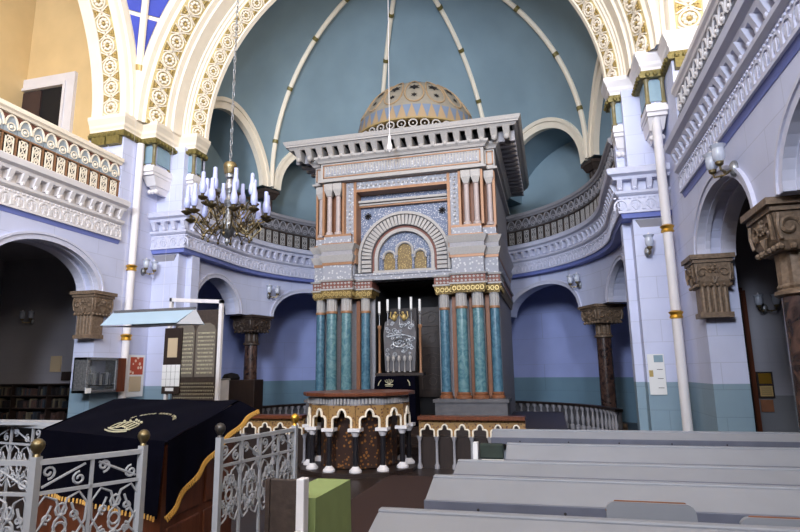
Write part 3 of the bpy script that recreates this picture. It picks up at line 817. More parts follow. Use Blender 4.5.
for s in (-1, 1):
    for k in range(4): a = k*pi/4; m.tube([(s*.98-.09*cos(a),.18,5.6-.09*sin(a)),(s*.98+.09*cos(a),.18,5.6+.09*sin(a))], .022, 4)
P_(m, 'spandrel_star', dark_gap)
CZ = 4.42
def ring(mb, r0, r1, y0, y1, leg=.35, n=40):
    rows = []
    A_ = [pi - pi*i/n for i in range(n+1)]
    pts0 = [(-r0, CZ-leg)] + [(r0*cos(t), CZ+r0*sin(t)) for t in A_] + [(r0, CZ-leg)]
    pts1 = [(-r1, CZ-leg)] + [(r1*cos(t), CZ+r1*sin(t)) for t in A_] + [(r1, CZ-leg)]
    for p, q in zip(pts0, pts1): rows.append([(p[0],y1,p[1]),(p[0],y0,p[1]),(q[0],y0,q[1]),(q[0],y1,q[1])])
    mb.grid(rows)
m = MB(); ring(m, 1.12, 1.19, -.02, .25); vr = P_(m, 'arch_moulding', ark_white)
m = MB(); ring(m, .84, 1.13, .05, .25); P_(m, 'arch_ring', dark_stone)
m = MB()
for k in range(33):             # fluted voussoirs
    t = pi*(k+.5)/33; M = Matrix.Translation((0,0,CZ)) @ Matrix.Rotation(-t, 4, 'Y')
    m.box(.85, 1.1, -.0, .1, -.034, .034, M)
for s in (-1, 1):
    for k in range(3): a, b = sorted((s*.85, s*1.1)); m.box(a, b, 0, .1, CZ-.33+k*.11, CZ-.25+k*.11)
P_(m, 'voussoirs', ark_white, vr)
m = MB(); ring(m, .77, .84, .1, .3); P_(m, 'arch_lining', brick_red)
m = MB(); ring(m, .69, .775, .06, .3, .3); m.box(-.8, .8, .04, .3, CZ-.4, CZ-.3); P_(m, 'inner_arch', ark_white)
m = MB(); m.prism([(-.7,CZ-.3)] + [(-.7*cos(pi*i/20), CZ+.7*sin(pi*i/20)) for i in range(21)] + [(.7,CZ-.3)], .22, .35); P_(m, 'tympanum', ark_bluedot)
for x, wd, zt in ((-.4,.15,4.62),(0,.21,4.83),(.4,.15,4.62)):
    m = MB(); m.prism([(x-wd,CZ-.28)] + [(x-wd*cos(pi*i/12), zt-wd+wd*sin(pi*i/12)) for i in range(13)] + [(x+wd,CZ-.28)], .16, .23); t_ = P_(m, 'tympanum_panel', ark_tan)
    m = MB(); m.tube([(x-wd,.12,CZ+.0)]+[(x-wd*cos(pi*i/12),.12,zt-wd+wd*sin(pi*i/12)) for i in range(13)]+[(x+wd,.12,CZ+.0)], .035, 5); P_(m, 'tympanum_arch', ark_white, t_)
for x in (-.6,-.22,.22,.6):
    m = MB(); m.lathe([(.045,CZ-.28),(.03,CZ-.25),(.03,4.42),(.05,4.46),(.05,4.5)], (x,.13,0), 8); P_(m, 'tympanum_colonnette', ark_bluedot)
m = MB(); m.box(-1.25,1.25,-.1,.3,3.86,3.98); m.box(-1.25,1.25,-.13,.3,3.98,4.03); P_(m, 'lintel', ark_dot)
# entablature panels under the cornice
m = MB(); m.box(-2.12,2.12,-.3,.4,6.5,6.98); m.box(-2.36,2.36,-.08,.4,6.5,6.98); fz = P_(m, 'frieze', ark_white)
m = MB()
for (x0,x1,y) in ((-2.05,2.05,-.32),(2.16,2.33,-.1),(-2.33,-2.16,-.1)):
    for (p,q,r,t_) in ((x0,x1,6.57,6.6),(x0,x1,6.9,6.93),(x0,x0+.03,6.57,6.93),(x1-.03,x1,6.57,6.93)): m.box(p,q,y,y+.04,r,t_)
P_(m, 'frieze_border', copper, fz)
m = MB()
for k in range(52): x = -1.95+3.9*k/51; m.prism([(x-.03,6.63),(x,6.86),(x+.03,6.63)], -.325, -.29); m.sphere((x,-.31,6.87), .018, 5, 4)
P_(m, 'frieze_leaves', ark_dot, fz)
m = MB()
pc = [(-2.36,4.3),(-2.36,-.1),(-2.12,-.1),(-2.12,-.32),(2.12,-.32),(2.12,-.1),(2.36,-.1),(2.36,4.3)]
m.sweep(pc, [(-.3,6.97),(.04,6.97),(.07,7.02),(.13,7.07),(.14,7.12),(-.3,7.12)]); m.sweep(pc, [(-.3,6.45),(.05,6.45),(.06,6.5),(-.3,6.52)])
P_(m, 'bed_moulding', ark_white)
co = MB(); co.box(-3.0,3.0,-.6,4.75,7.42,7.5); co.sweep([(-2.9,4.75),(-2.9,-.5),(2.9,-.5),(2.9,4.75)], [(-.3,7.36),(.0,7.36),(.06,7.42),(.12,7.47),(.16,7.56),(-.3,7.58)])
co.box(-2.9,2.9,-.5,4.75,7.5,7.59)
P_(co, 'cornice', ark_white)
m = MB(); m.box(-2.85,2.85,-.45,4.7,7.36,7.42); P_(m, 'soffit', dark_stone)
for k in range(19):
    x = -2.7+5.4*k/18; b = MB(); b.taper((x-.06,x+.06,-.34,.1),(x-.085,x+.085,-.56,.1),7.1,7.36); b.sphere((x,-.42,7.12), .07, 8, 6); P_(b, 'bracket', ark_white)
m = MB()
for s in (-1, 1):
    for k in range(15): y = -.1+.32*k; a, b = sorted((s*2.4, s*2.88)); m.box(a, b, y-.07, y+.07, 7.1, 7.36)
P_(m, 'side_brackets', ark_grey)
m = MB()
m.box(-2.3,2.3,.25,4.7,7.0,7.4); P_(m, 'attic', ark_grey)
# the dome on its drum
DC = (0, 1.75); DR = 1.72; DZ = 8.12
m = MB(); m.lathe([(1.72,7.4),(1.72,7.8),(1.76,7.82)], (DC[0],DC[1],0), 48); P_(m, 'drum', ark_bluedot, smooth=True)
m = MB()
for z in (7.82, 8.12): m.lathe([(1.72,z-.04),(1.8,z-.02),(1.8,z+.02),(1.72,z+.04)], (DC[0],DC[1],0), 48)
P_(m, 'drum_moulding', MATS['gilt_points_buff'])
m = MB()
for k in range(36):
    a = 2*pi*k/36; M = Matrix.Translation((DC[0],DC[1],0)) @ Matrix.Rotation(a, 4, 'Z')
    m.tube([(1.76, cos(2*pi*j/10)*.11, 7.97+sin(2*pi*j/10)*.1) for j in range(10)], .024, 4, M, closed=True); m.sphere((1.75,0,7.97), .03, 6, 4, M)
P_(m, 'drum_rings', ark_white)
m = MB(); m.lathe([(DR*cos(R_(e)), DR*sin(R_(e))*1.0) for e in range(0, 89, 4)], (DC[0],DC[1],DZ), 64); dome = P_(m, 'dome', mat('dome_tan', (138,132,120), .6, noise=.15, nscale=8), smooth=True)
def DS(a, e, r=DR): return (DC[0]+r*cos(e)*cos(a), DC[1]+r*cos(e)*sin(a), DZ+r*sin(e))
m = MB()
for k in range(40):             # gilt crown points with blue gaps at the foot of the dome
    a = 2*pi*k/40; da = pi/40
    m.add([DS(a-da*.9,.02,DR+.02),DS(a+da*.9,.02,DR+.02),DS(a,.27,DR+.02)], [(0,1,2)])
P_(m, 'gilt_points', MATS['dome_rib_buff'], dome)
m = MB()
for k in range(40):
    a = 2*pi*(k+.5)/40; da = pi/40
    m.add([DS(a-da*.9,.25,DR+.012),DS(a+da*.9,.25,DR+.012),DS(a,.03,DR+.012)], [(0,1,2)])
P_(m, 'blue_points', mat('pale_blue_mosaic', (104,118,140), .6), dome)
ov = MB(); hl = MB(); rr_ = MB()
for k in range(16):
    a = 2*pi*(k+.5)/16
    ov.tube([DS(a + .165*cos(t)*(1 - .35*sin(t)), .66+.36*sin(t), DR+.01) for t in [2*pi*j/20 for j in range(20)]], .025, 5, closed=True)
    def star(a0, e0, s):
        c = DS(a0, e0, DR+.012); vs = [c] + [DS(a0 + s*(1 if j % 2 else .5)*cos(2*pi*j/12)/cos(e0), e0 + s*(1 if j % 2 else .5)*sin(2*pi*j/12), DR+.014) for j in range(12)]
        hl.add(vs, [(0, 1+j, 1+(j+1) % 12) for j in range(12)])
    star(a, .68, .1); star(a, .45, .055); star(a, .95, .06); star(a+pi/16, 1.17, .05)
P_(ov, 'dome_ribs', MATS['dome_rib_buff'], dome); P_(hl, 'dome_openings', black, dome)

# silver stand with candles in the ark opening
K = thing('candle_stand', (.02, 13.05, .98), 'tarnished silver openwork stand with five white candles in the ark opening', 'candelabrum')
kz = -.98
def K_(m, nm, mt, par=K, **k):
    m.v = [(x, y, z+kz) for x, y, z in m.v]; return m.build(nm, mt, par, **k)
m = MB(); m.box(-.58,.58,-.12,.2,1.52,1.58); m.box(-.1,.1,-.05,.1,.98,1.52); m.box(-.4,.4,-.15,.2,.98,1.04); K_(m, 'base', dark_wood)
for s in (-1, 1):
    m = MB(); m.lathe([(.045,1.58),(.03,1.64),(.028,2.6),(.05,2.65),(.05,2.7)], (s*.5,0,0), 10); K_(m, 'post', copper, smooth=True)
m = MB(); m.prism([(-.36,1.62),(.36,1.62),(.4,2.5),(.36,2.78),(.2,2.88),(.12,2.8),(0,2.95),(-.12,2.8),(-.2,2.88),(-.36,2.78),(-.4,2.5)], 0, .05); pq = K_(m, 'plaque', dark_stone)
m = MB(); random.seed(3)
for k in range(46):
    x = random.uniform(-.32,.32); z = random.uniform(1.95,2.75); r = random.uniform(.03,.07)
    m.tube([(x+r*cos(t*.7)*(1-t/14),-.02,z+r*sin(t*.7)*(1-t/14)) for t in range(11)], .013, 4)
m.tube([(-.28+.56*j/16,-.03,2.42+.05*sin(pi*j/16)) for j in range(17)], .02, 5); m.tube([(.16*cos(t*pi/8),-.03,2.28+.1*sin(t*pi/8)) for t in range(16)], .018, 5, closed=True)
K_(m, 'openwork', silver, pq)
for s in (-1, 1):                # a pair of gilt beasts holding the top
    m = MB(); m.sphere((s*.12,-.03,2.88), .06, 10, 8, sz=1.5); m.sphere((s*.09,-.04,2.99), .035, 8, 6); m.tube([(s*.16,-.03,2.83),(s*.22,-.03,2.9),(s*.2,-.03,3.02)], .015, 5); m.tube([(s*.07,-.04,2.88),(s*.02,-.05,2.95)], .014, 5); K_(m, 'gilt_beast', gilt, smooth=True)
for x, z in ((-.5,3.28),(-.29,3.33),(.0,3.36),(.29,3.36),(.5,3.3)):
    m = MB(); m.lathe([(.02,2.7),(.012,2.74),(.012,z-.34),(.035,z-.32),(.02,z-.28)], (x,0,0), 8); st = K_(m, 'stem', silver)
    m = MB(); m.lathe([(.03,z-.28),(.03,z)], (x,0,0), 10); K_(m, 'candle', paper, st)
for x in (-.27,-.135,0,.135,.27):
    m = MB(); m.lathe([(.03,1.6),(.014,1.64),(.014,1.84),(.04,1.88),(.04,1.94),(.02,1.98)], (x,-.08,0), 10); K_(m, 'candle_cup', ark_white, smooth=True)
# dark cloth lectern with a crown, before the ark
L = thing('reading_stand', (.12, 12.3, .45), 'black cloth covered stand with pale embroidered crown before the ark', 'lectern')
m = MB(); m.taper((-.5,.5,-.25,.25),(-.46,.46,-.1,.25),0,1.06); m.build('draped_body', velvet, L, bevel=.02)
m = MB(); c0 = (-.11, -.16, .91)
for k in range(5):
    a = (k-2)*.35; m.tube([(c0[0],c0[1],c0[2]-.02),(c0[0]+.1*sin(a)*1.2,c0[1]-.01,c0[2]+.03),(c0[0]+.13*sin(a)*1.1,c0[1]-.01,c0[2]+.09*cos(a))], .008, 4)
m.tube([(c0[0]-.09,c0[1]-.01,c0[2]-.03),(c0[0]+.09,c0[1]-.01,c0[2]-.03)], .012, 4); m.tube([(c0[0]-.08,c0[1]-.01,c0[2]-.06),(c0[0]+.08,c0[1]-.01,c0[2]-.06)], .008, 4)
for s in (-1, 1): m.tube([(s*.3,-.14,.98),(s*.34,-.16,.93),(s*.36,-.18,.86)], .01, 4)
for s in (0.18, .34): m.sphere((s, -.23, .42), .02, 6, 4)
m.build('embroidered_crown', embroid, L)

# bulb hanging on a thin wire before the cornice
b = thing('pendant_bulb', (.0, 12.4, 13.55), 'bare white bulb hanging on a long wire before the ark cornice', 'lamp')
m = MB(); m.tube([(0,0,0),(0,0,-6.35)], .008, 5); m.build('wire', trim_white, b)
m = MB(); m.lathe([(.02,-6.3),(.035,-6.36),(.035,-6.45),(.07,-6.6),(.065,-6.68),(.01,-6.74)], (0,0,0), 14); m.build('bulb', trim_white, b, smooth=True)

# ------------------------------------------------------------------ pulpit
U_ = thing('pulpit', (.17, 9.65, 0), 'twelve-sided low stone pulpit with trefoil arches and dark columns', 'pulpit')
def ngon(r, n=12, off=pi/12): return [(r*cos(off+2*pi*k/n), r*sin(off+2*pi*k/n)) for k in range(n)]
m = MB(); m.hprism(ngon(.98), 1.22, 1.28); m.build('top_slab', red_wood, U_, bevel=.01)
m = MB(); m.hprism(ngon(.86), 1.08, 1.22); fz = m.build('frieze', ark_grey, U_)
m = MB()
for k in range(96):
    a = 2*pi*k/96; rr = .88*cos(pi/12)/cos((a % (pi/6))-pi/12) ; m.box(rr-.03, rr+.015, -.016, .016, 1.1, 1.19, Matrix.Rotation(a+0, 4, 'Z'))
m.build('dentils', ark_white, fz)
m = MB(); m.hprism(ngon(.66), .08, 1.08); m.build('drum', mat('dark_gilt_ground', (54,36,30), .4, rgb2=(140,92,44), nscale=16, kind='voronoi'), U_)
RR = .86*cos(pi/12)
def trefoil(w, h):
    """outline of a trefoil arch opening from left foot to right foot"""
    return [(-w,0)] + [(-w*.62 + w*.38*cos(t), h*.42 + h*.2*sin(t)) for t in [pi - pi*.55*i/5 for i in range(6)]] + [(w*.42*cos(t), h*.62+h*.38*sin(t)) for t in [pi - pi*i/8 for i in range(9)]] + [(w*.62 + w*.38*cos(t), h*.42 + h*.2*sin(t)) for t in [pi*.55 - pi*.55*i/5 for i in range(6)]] + [(w,0)]
for k in range(12):
    a = 2*pi*(k+.5)/12 + pi/12 - pi/12 ; a = 2*pi*k/12
    M = Matrix.Rotation(a, 4, 'Z') @ Matrix.Translation((RR, 0, 0)) @ Matrix.Rotation(pi/2, 4, 'Z')
    half = .86*sin(pi/12); tf = [(x, .72+z) for x, z in trefoil(half*.72, .3)]
    m = MB(); outer = [(-half,.72)] + [(-half,1.08),(half,1.08)] + [(half,.72)]
    # strip between outer rectangle top and trefoil
    n = len(tf); rows = []
    for (x, z) in tf: rows.append([(x, -.02, z), (x, -.02, 1.08), (x, .05, 1.08), (x, .05, z), (x, -.02, z)])
    m.grid(rows, M); m.box(-half, -half*.72, -.02, .05, .72, 1.08, M); m.box(half*.72, half, -.02, .05, .72, 1.08, M)
    pn = m.build('arch_panel', mat('gilt_brown', (150,116,70), .5, rgb2=(96,62,44), nscale=22, kind='voronoi') if k == 0 else MATS['gilt_brown'], U_)
    m = MB(); m.tube([(x, -.035, z) for x, z in tf], .02, 5, M); m.build('arch_edge', trim_cream, pn)
for k in range(12):
    a = 2*pi*(k+.5)/12; x, y = .86*cos(a), .86*sin(a)
    m = MB(); m.lathe([(.045,.12),(.042,.62)], (x,y,0), 12); c = m.build('column', mat('black_marble', (34,32,36), .3) if k == 0 else MATS['black_marble'], U_, smooth=True)
    m = MB(); m.lathe([(.045,.6),(.075,.66),(.1,.7)], (x,y,0), 10); m.box(x-.1,x+.1,y-.1,y+.1,.68,.73); m.build('column_capital', trim_white, c)
    m = MB(); m.lathe([(.1,.06),(.1,.09),(.06,.13),(.045,.15)], (x,y,0), 12); m.build('column_base', trim_white, c, smooth=True)
m = MB(); m.hprism(ngon(1.05), 0, .06); m.build('plinth', dark_wood, U_)
# sanctuary rail with trefoil arches on small columns
def altar_rail(x0, x1, y, label):
    t = thing('sanctuary_rail', (x0, y, 0), label, 'railing', 'trefoil rails beside the pulpit'); L_ = x1-x0
    m = MB(); m.box(0, L_, -.13, .13, .80, .86); m.build('top_rail', red_wood, t)
    n = int(round(L_/.3)); p = L_/n
    for k in range(n):
        M = T((k+.5)*p, 0, 0); tf = [(x, .52+z) for x, z in trefoil(p*.4, .2)]
        m = MB(); m.grid([[(x,-.03,z),(x,-.03,.8),(x,.03,.8),(x,.03,z),(x,-.03,z)] for x, z in tf], M)
        for s in (-1, 1): a, b = sorted((s*p*.4, s*p*.5)); m.box(a, b, -.03, .03, .52, .8, M)
        pn = m.build('arch_panel', MATS['gilt_brown'], t)
        m = MB(); m.tube([(x,-.045,z) for x, z in tf], .016, 5, M); m.build('arch_edge', trim_cream, pn)
    for k in range(n+1):
        m = MB(); m.lathe([(.045,.0),(.045,.05),(.025,.09),(.023,.44),(.045,.5),(.05,.53)], (k*p,0,0), 10); m.build('baluster', ark_grey, t, smooth=True)
    m = MB(); m.box(0, L_, .08, .12, 0, .5); m.build('dark_backing', dark_wood, t)
altar_rail(1.22, 3.0, 9.75, 'trefoil-arched rail with brown top, right of the pulpit behind the benches')
altar_rail(-5.2, -.9, 9.75, 'trefoil-arched rail with brown top, left of the pulpit')
# low balustrade following the apse
for a0, a1, lab in ((22, 84, 'low white baluster rail with dark top curving along the apse right of the ark'), (-84, -26, 'low white baluster rail with dark top curving along the apse left of the ark')):
    t = thing('low_balustrade', (0, CY, 0), lab, 'railing', None)
    RL = 4.95; n = 44; az = [R_(a0+(a1-a0)*i/n) for i in range(n+1)]
    m = MB()
    m.grid([[(r*sin(a), r*cos(a), z) for r, z in ((RL-.09,.62),(RL-.09,.68),(RL+.09,.68),(RL+.09,.62),(RL-.09,.62))] for a in az]); m.build('top_rail', dark_wood, t)
    m = MB(); m.grid([[(r*sin(a), r*cos(a), z) for r, z in ((RL+.03,.0),(RL+.03,.62),(RL+.06,.62),(RL+.06,0))] for a in az]); m.build('backing', dark_stone, t)
    for i in range(0, n, 2):
        a = az[i]; x, y = (RL-.03)*sin(a), (RL-.03)*cos(a)
        m = MB(); m.lathe([(.07,.0),(.07,.1),(.03,.14),(.055,.3),(.03,.42),(.025,.5),(.06,.56),(.06,.62)], (x,y,0), 10); m.build('baluster', ark_grey, t, smooth=True)
# ------------------------------------------------------------------ chandelier
H = thing('chandelier', (.02, 5.5, 13.6), 'two-tier brass chandelier with tall pale glass tubes on a long chain', 'chandelier')
hz = -13.6
def H_(m, nm, mt, par=H, **k):
    m.v = [(x, y, z+hz) for x, y, z in m.v]; return m.build(nm, mt, par, **k)
m = MB(); z = 13.6; k = 0
while z > 4.0:
    M = Matrix.Translation((0,0,z-.05)) @ Matrix.Rotation((k % 2)*pi/2, 4, 'Z')
    m.tube([(cos(t*pi/4)*.016,0,sin(t*pi/4)*.045) for t in range(8)], .0055, 4, M, closed=True); z -= .075; k += 1
H_(m, 'chain', silver)
m = MB(); m.lathe([(.01,4.0),(.075,3.98),(.08,3.93),(.06,3.9),(.055,3.82),(.03,3.8),(.05,3.74),(.055,3.68),(.03,3.62),(.03,3.58),(.06,3.54),(.05,3.48),(.03,3.42),(.035,3.36),(.09,3.3),(.1,3.22),(.07,3.14),(.02,3.1),(.03,3.06),(.01,3.02)], (0,0,0), 20); H_(m, 'stem', silver, smooth=True)
m = MB(); m.lathe([(.07,3.86),(.085,3.93),(.088,3.97),(.07,4.0)], (0,0,0), 20); H_(m, 'cap', brass, smooth=True)
def arm(a, r, za, zc, ht):
    ca, sa = cos(a), sin(a); pts = []
    for i in range(15):
        u = i/14; rad = .06 + (r-.06)*u; zz = za - .12*sin(pi*min(1, u*1.25)) + (zc-za)*u*u
        pts.append((ca*rad, sa*rad, zz))
    m = MB(); m.tube(pts, .009, 6)
    m.tube([(ca*(r*.6+.05*cos(t*.6)*(1-t/12)), sa*(r*.6+.05*cos(t*.6)*(1-t/12)), za-.02+.05*sin(t*.6)*(1-t/12)) for t in range(11)], .007, 5)
    ar = H_(m, 'arm', brass, smooth=True)
    x, y = ca*r, sa*r
    m = MB(); m.lathe([(.012,zc-.02),(.065,zc+.01),(.07,zc+.02),(.02,zc+.025),(.022,zc+.06),(.03,zc+.07)], (x,y,0), 12); H_(m, 'drip_pan', brass, ar, smooth=True)
    m = MB(); m.lathe([(.03,zc+.06),(.045,zc+.1),(.042,zc+.16),(.028,zc+.2),(.025,zc+ht)], (x,y,0), 10); H_(m, 'glass_tube', candle_glass, ar, smooth=True)
for k in range(12): arm(2*pi*(k+.3)/12, .5, 3.28, 3.32+(.03 if k % 2 else 0), .31)
for k in range(8): arm(2*pi*k/8, .33, 3.46, 3.53, .31)
for k in range(12):
    m = MB(); a = 2*pi*(k+.8)/12; m.tube([(cos(a)*.12,sin(a)*.12,3.3),(cos(a)*.3,sin(a)*.3,3.12),(cos(a)*.42,sin(a)*.42,3.22),(cos(a)*.36,sin(a)*.36,3.34),(cos(a)*.3,sin(a)*.3,3.28)], .008, 5); m.sphere((cos(a)*.3,sin(a)*.3,3.1), .02, 8, 6)
    H_(m, 'scroll', brass, smooth=True)
H.scale = (.88,.88,1)

# ------------------------------------------------------------------ wall sconces
def sconce(x, y, z, rz, label, two=True, shade=glass_shade, scale=1.0, g='wall sconces with two frosted glass shades'):
    t = thing('wall_sconce', (x, y, z), label, 'wall lamp', None, rz); t.scale = (scale,)*3
    m = MB(); m.sphere((0,-.015,0), .06, 14, 8, sz=1.6); m.build('backplate', silver, t, smooth=True)
    for s in ((-1, 1) if two else (0,)):
        m = MB(); m.tube([(0,-.02,0),(s*.05,-.12,-.05),(s*.13,-.19,-.04),(s*.14,-.2,.02)], .012, 6); m.sphere((s*.07,-.14,-.05), .02, 8, 6); a = m.build('arm', brass, t, smooth=True)
        m = MB(); m.lathe([(.015,-.0),(.04,.02),(.045,.05),(.03,.06)], (s*.14,-.2,0), 12); m.build('cup', brass, a, smooth=True)
        m = MB(); m.lathe([(.035,.05),(.06,.08),(.065,.16),(.06,.2),(.085,.24)], (s*.14,-.2,0), 16); m.build('glass_shade', shade, a, smooth=True)
        m = MB(); m.lathe([(.02,.06),(.028,.12),(.022,.24),(.008,.28)], (s*.14,-.2,0), 10); m.build('bulb', trim_white, a, smooth=True)
sconce(-5.9, 11.35, 4.05, pi/2, 'two-armed sconce on the left pier below the balcony end', scale=1.05)
sconce(5.9, 7.75, 4.1, -pi/2, 'large two-armed sconce between the right aisle arches', scale=1.15)
sconce(5.42, 11.7, 3.84, 0, 'single glass sconce on the blue right pier', two=False, scale=1.2)
for az, lab in ((-69, 'two-armed sconce on the curved wall left of the ark'), (57, 'two-armed sconce on the curved wall right of the ark')):
    a = R_(az); sconce(RG*sin(a), CY+RG*cos(a), 3.98, -a, lab, scale=1.15)
sconce(-9.75, 12.0, 3.05, 0, 'dim two-armed sconce on the grey wall in the left aisle')
sconce(7.3, 11.7, 2.65, 0, 'dim two-armed sconce on the wall of the right aisle')

# ------------------------------------------------------------------ benches
def bench(x0, x1, yt, zt, yb, zb, label, lside=True):
    t = thing('bench', ((x0+x1)/2, yt, 0), label, 'bench', 'rows of grey painted benches'); L_ = (x1-x0)/2
    dy, dz = yb-yt, zb
    m = MB(); m.add([(-L_,0,zt),(L_,0,zt),(L_,dy,zb),(-L_,dy,zb),(-L_,0,zt-.035),(L_,0,zt-.035),(L_,dy,zb-.035),(-L_,dy,zb-.035)], [(0,1,2,3),(7,6,5,4),(0,4,5,1),(1,5,6,2),(2,6,7,3),(3,7,4,0)]); m.build('book_rest', bench_paint, t, bevel=.006)
    m = MB(); m.box(-L_, L_, -.0, .05, zt-.03, zt+.012); m.build('top_ledge', bench_paint, t, bevel=.008)
    m = MB(); m.box(-L_, L_, dy-.012, dy+.01, zb-.06, zb+.008); lp = m.build('front_lip', bench_edge, t, bevel=.004)
    b = MB()
    n = int((x1-x0)/.5)
    for k in range(n): b.sphere((-L_+.3+k*(2*L_-.5)/n, dy-.014, zb-.03), .008, 6, 4)
    b.build('screws', dark_gap, lp)
    m = MB(); m.box(-L_+.03, L_-.03, .0, .03, .25, zt-.03); m.build('backrest', bench_paint, t)
    m = MB(); m.box(-L_+.02, L_-.02, .02, .44, .42, .46); m.build('seat', bench_paint, t, bevel=.008)
    for x in (-L_+.02, -L_/3, L_/3, L_-.05):
        m = MB(); m.prism([(0,0),(.42,0),(.42,.42),(.05,.46),(.04,zt-.04),(dy+.02,zb-.05),(0,zb-.22)], 0, .035, Matrix.Translation((x+.035,0,0)) @ Matrix.Rotation(pi/2, 4, 'Z')); m.build('end_panel', bench_edge, t)
    return t
bench(2.67, 5.4, 2.6, .98, 2.3, .885, 'grey painted bench nearest the camera, cut by the lower edge')
bench(2.74, 5.5, 3.5, .975, 3.25, .893, 'grey bench second from the front, dark gap below its book rest')
bench(2.78, 5.5, 4.17, .968, 3.95, .915, 'grey bench in the middle of the five rows')
bench(3.06, 5.6, 5.04, .985, 4.85, .884, 'grey bench fourth from the front, green pad at its left end')
bench(2.8, 5.75, 6.45, .962, 6.3, .897, 'grey bench in the last row before the pulpit rail, bolts along its ledge')
# raised boards clipped to the nearest bench
for x0, x1, z1, y, lab in ((3.66, 4.02, 1.035, 2.76, 'pale round-cornered board standing up behind the nearest bench, centre one'), (4.18, 4.6, .995, 2.76, 'pale round-cornered board standing up behind the nearest bench, right one')):
    t = thing('raised_board', ((x0+x1)/2, y, .465), lab, 'board', 'boards behind the nearest bench'); w = (x1-x0)/2
    m = MB(); z1 -= .465; m.prism([(-w-.02,0),(w+.03,0),(w-.0,z1-.04)] + [(w-.04+.04*cos(a), z1-.04+.04*sin(a)) for a in (.4,.8,1.2)] + [(w-.04,z1),(-w+.04,z1)] + [(-w+.04-.04*cos(a), z1-.04+.04*sin(a)) for a in (1.2,.8,.4)], -.012, .012); m.build('board', bench_paint, t)
    m = MB(); m.tube([(-w,-.0,z1-.04),(-w+.04,0,z1+.002),(w-.04,0,z1+.002),(w,0,z1-.04)], .004, 4); m.build('wood_edge', copper_dk, t)
# pad and papers at the bench end
t = thing('seat_pad', (2.93, 4.98, .875), 'dark green pad leaning at the end of the fourth bench', 'cushion')
m = MB(); m.box(-.09,.11,-.02,.03,0,.125); m.build('pad', mat('dark_green_pad', (44,54,48), .8, noise=.3, nscale=12), t, bevel=.015)
t = tag((lambda m: m.build('paper_sheet', paper))((lambda m: m.box(2.86,3.04,4.86,4.95,.87,.876) or m)(MB())), 'white sheet lying by the dark green pad', 'paper')
t = thing('end_board', (2.8, 5.0, 0), 'white curved board on the left end of the fourth bench', 'board')
m = MB(); m.prism([(0,0),(.3,0),(.3,.5),(.1,.6),(.08,1.0),(.0,1.0),(-.03,.6)], -.02, .02, Matrix.Rotation(pi/2, 4, 'Z')); m.build('board', trim_white, t)
m = MB(); m.box(.03,.26,-.15,.06,.84,.868); m.build('ledge', bench_edge, t)

# ------------------------------------------------------------------ bimah
bim = thing('reading_desk', (-.2, 4.4, 0), 'broad red-brown wooden reading desk under the navy velvet cover', 'desk')
FL, FR, BR, BL = (-1.1,4.37), (.71,3.72), (.57,4.95), (-1.2,5.38)
def inset(q, k): c = (sum(p[0] for p in q)/4, sum(p[1] for p in q)/4); return [(c[0]+(p[0]-c[0])*k, c[1]+(p[1]-c[1])*k) for p in q]
Q = inset([FL,FR,BR,BL], .97); off = Vector((-.2,4.4))
m = MB(); n4 = [(p[0]-off.x, p[1]-off.y) for p in Q]
zt4 = [1.08,1.08,1.31,1.31]
m.add([(n4[i][0],n4[i][1],0) for i in range(4)]+[(n4[i][0],n4[i][1],zt4[i]) for i in range(4)], [(3,2,1,0),(4,5,6,7),(0,1,5,4),(1,2,6,5),(2,3,7,6),(3,0,4,7)])
m.build('body', red_wood, bim)
m = MB()                           # raised panels on the side facing the benches
a, b = Vector(n4[1]), Vector(n4[2]); d = (b-a); nn = Vector((d.y, -d.x)).normalized()*.015
for u0, u1 in ((.06,.47),(.53,.94)):
    for z0, z1 in ((.1,.5),(.56,.92)):
        p, q = a+d*u0+nn, a+d*u1+nn; m.add([(p.x,p.y,z0),(q.x,q.y,z0),(q.x,q.y,z1),(p.x,p.y,z1),(p.x-nn.x*2,p.y-nn.y*2,z0),(q.x-nn.x*2,q.y-nn.y*2,z0),(q.x-nn.x*2,q.y-nn.y*2,z1),(p.x-nn.x*2,p.y-nn.y*2,z1)], [(0,1,2,3),(4,7,6,5),(0,4,5,1),(1,5,6,2),(2,6,7,3),(3,7,4,0)])
m.build('panels', red_wood, bim, bevel=.01)
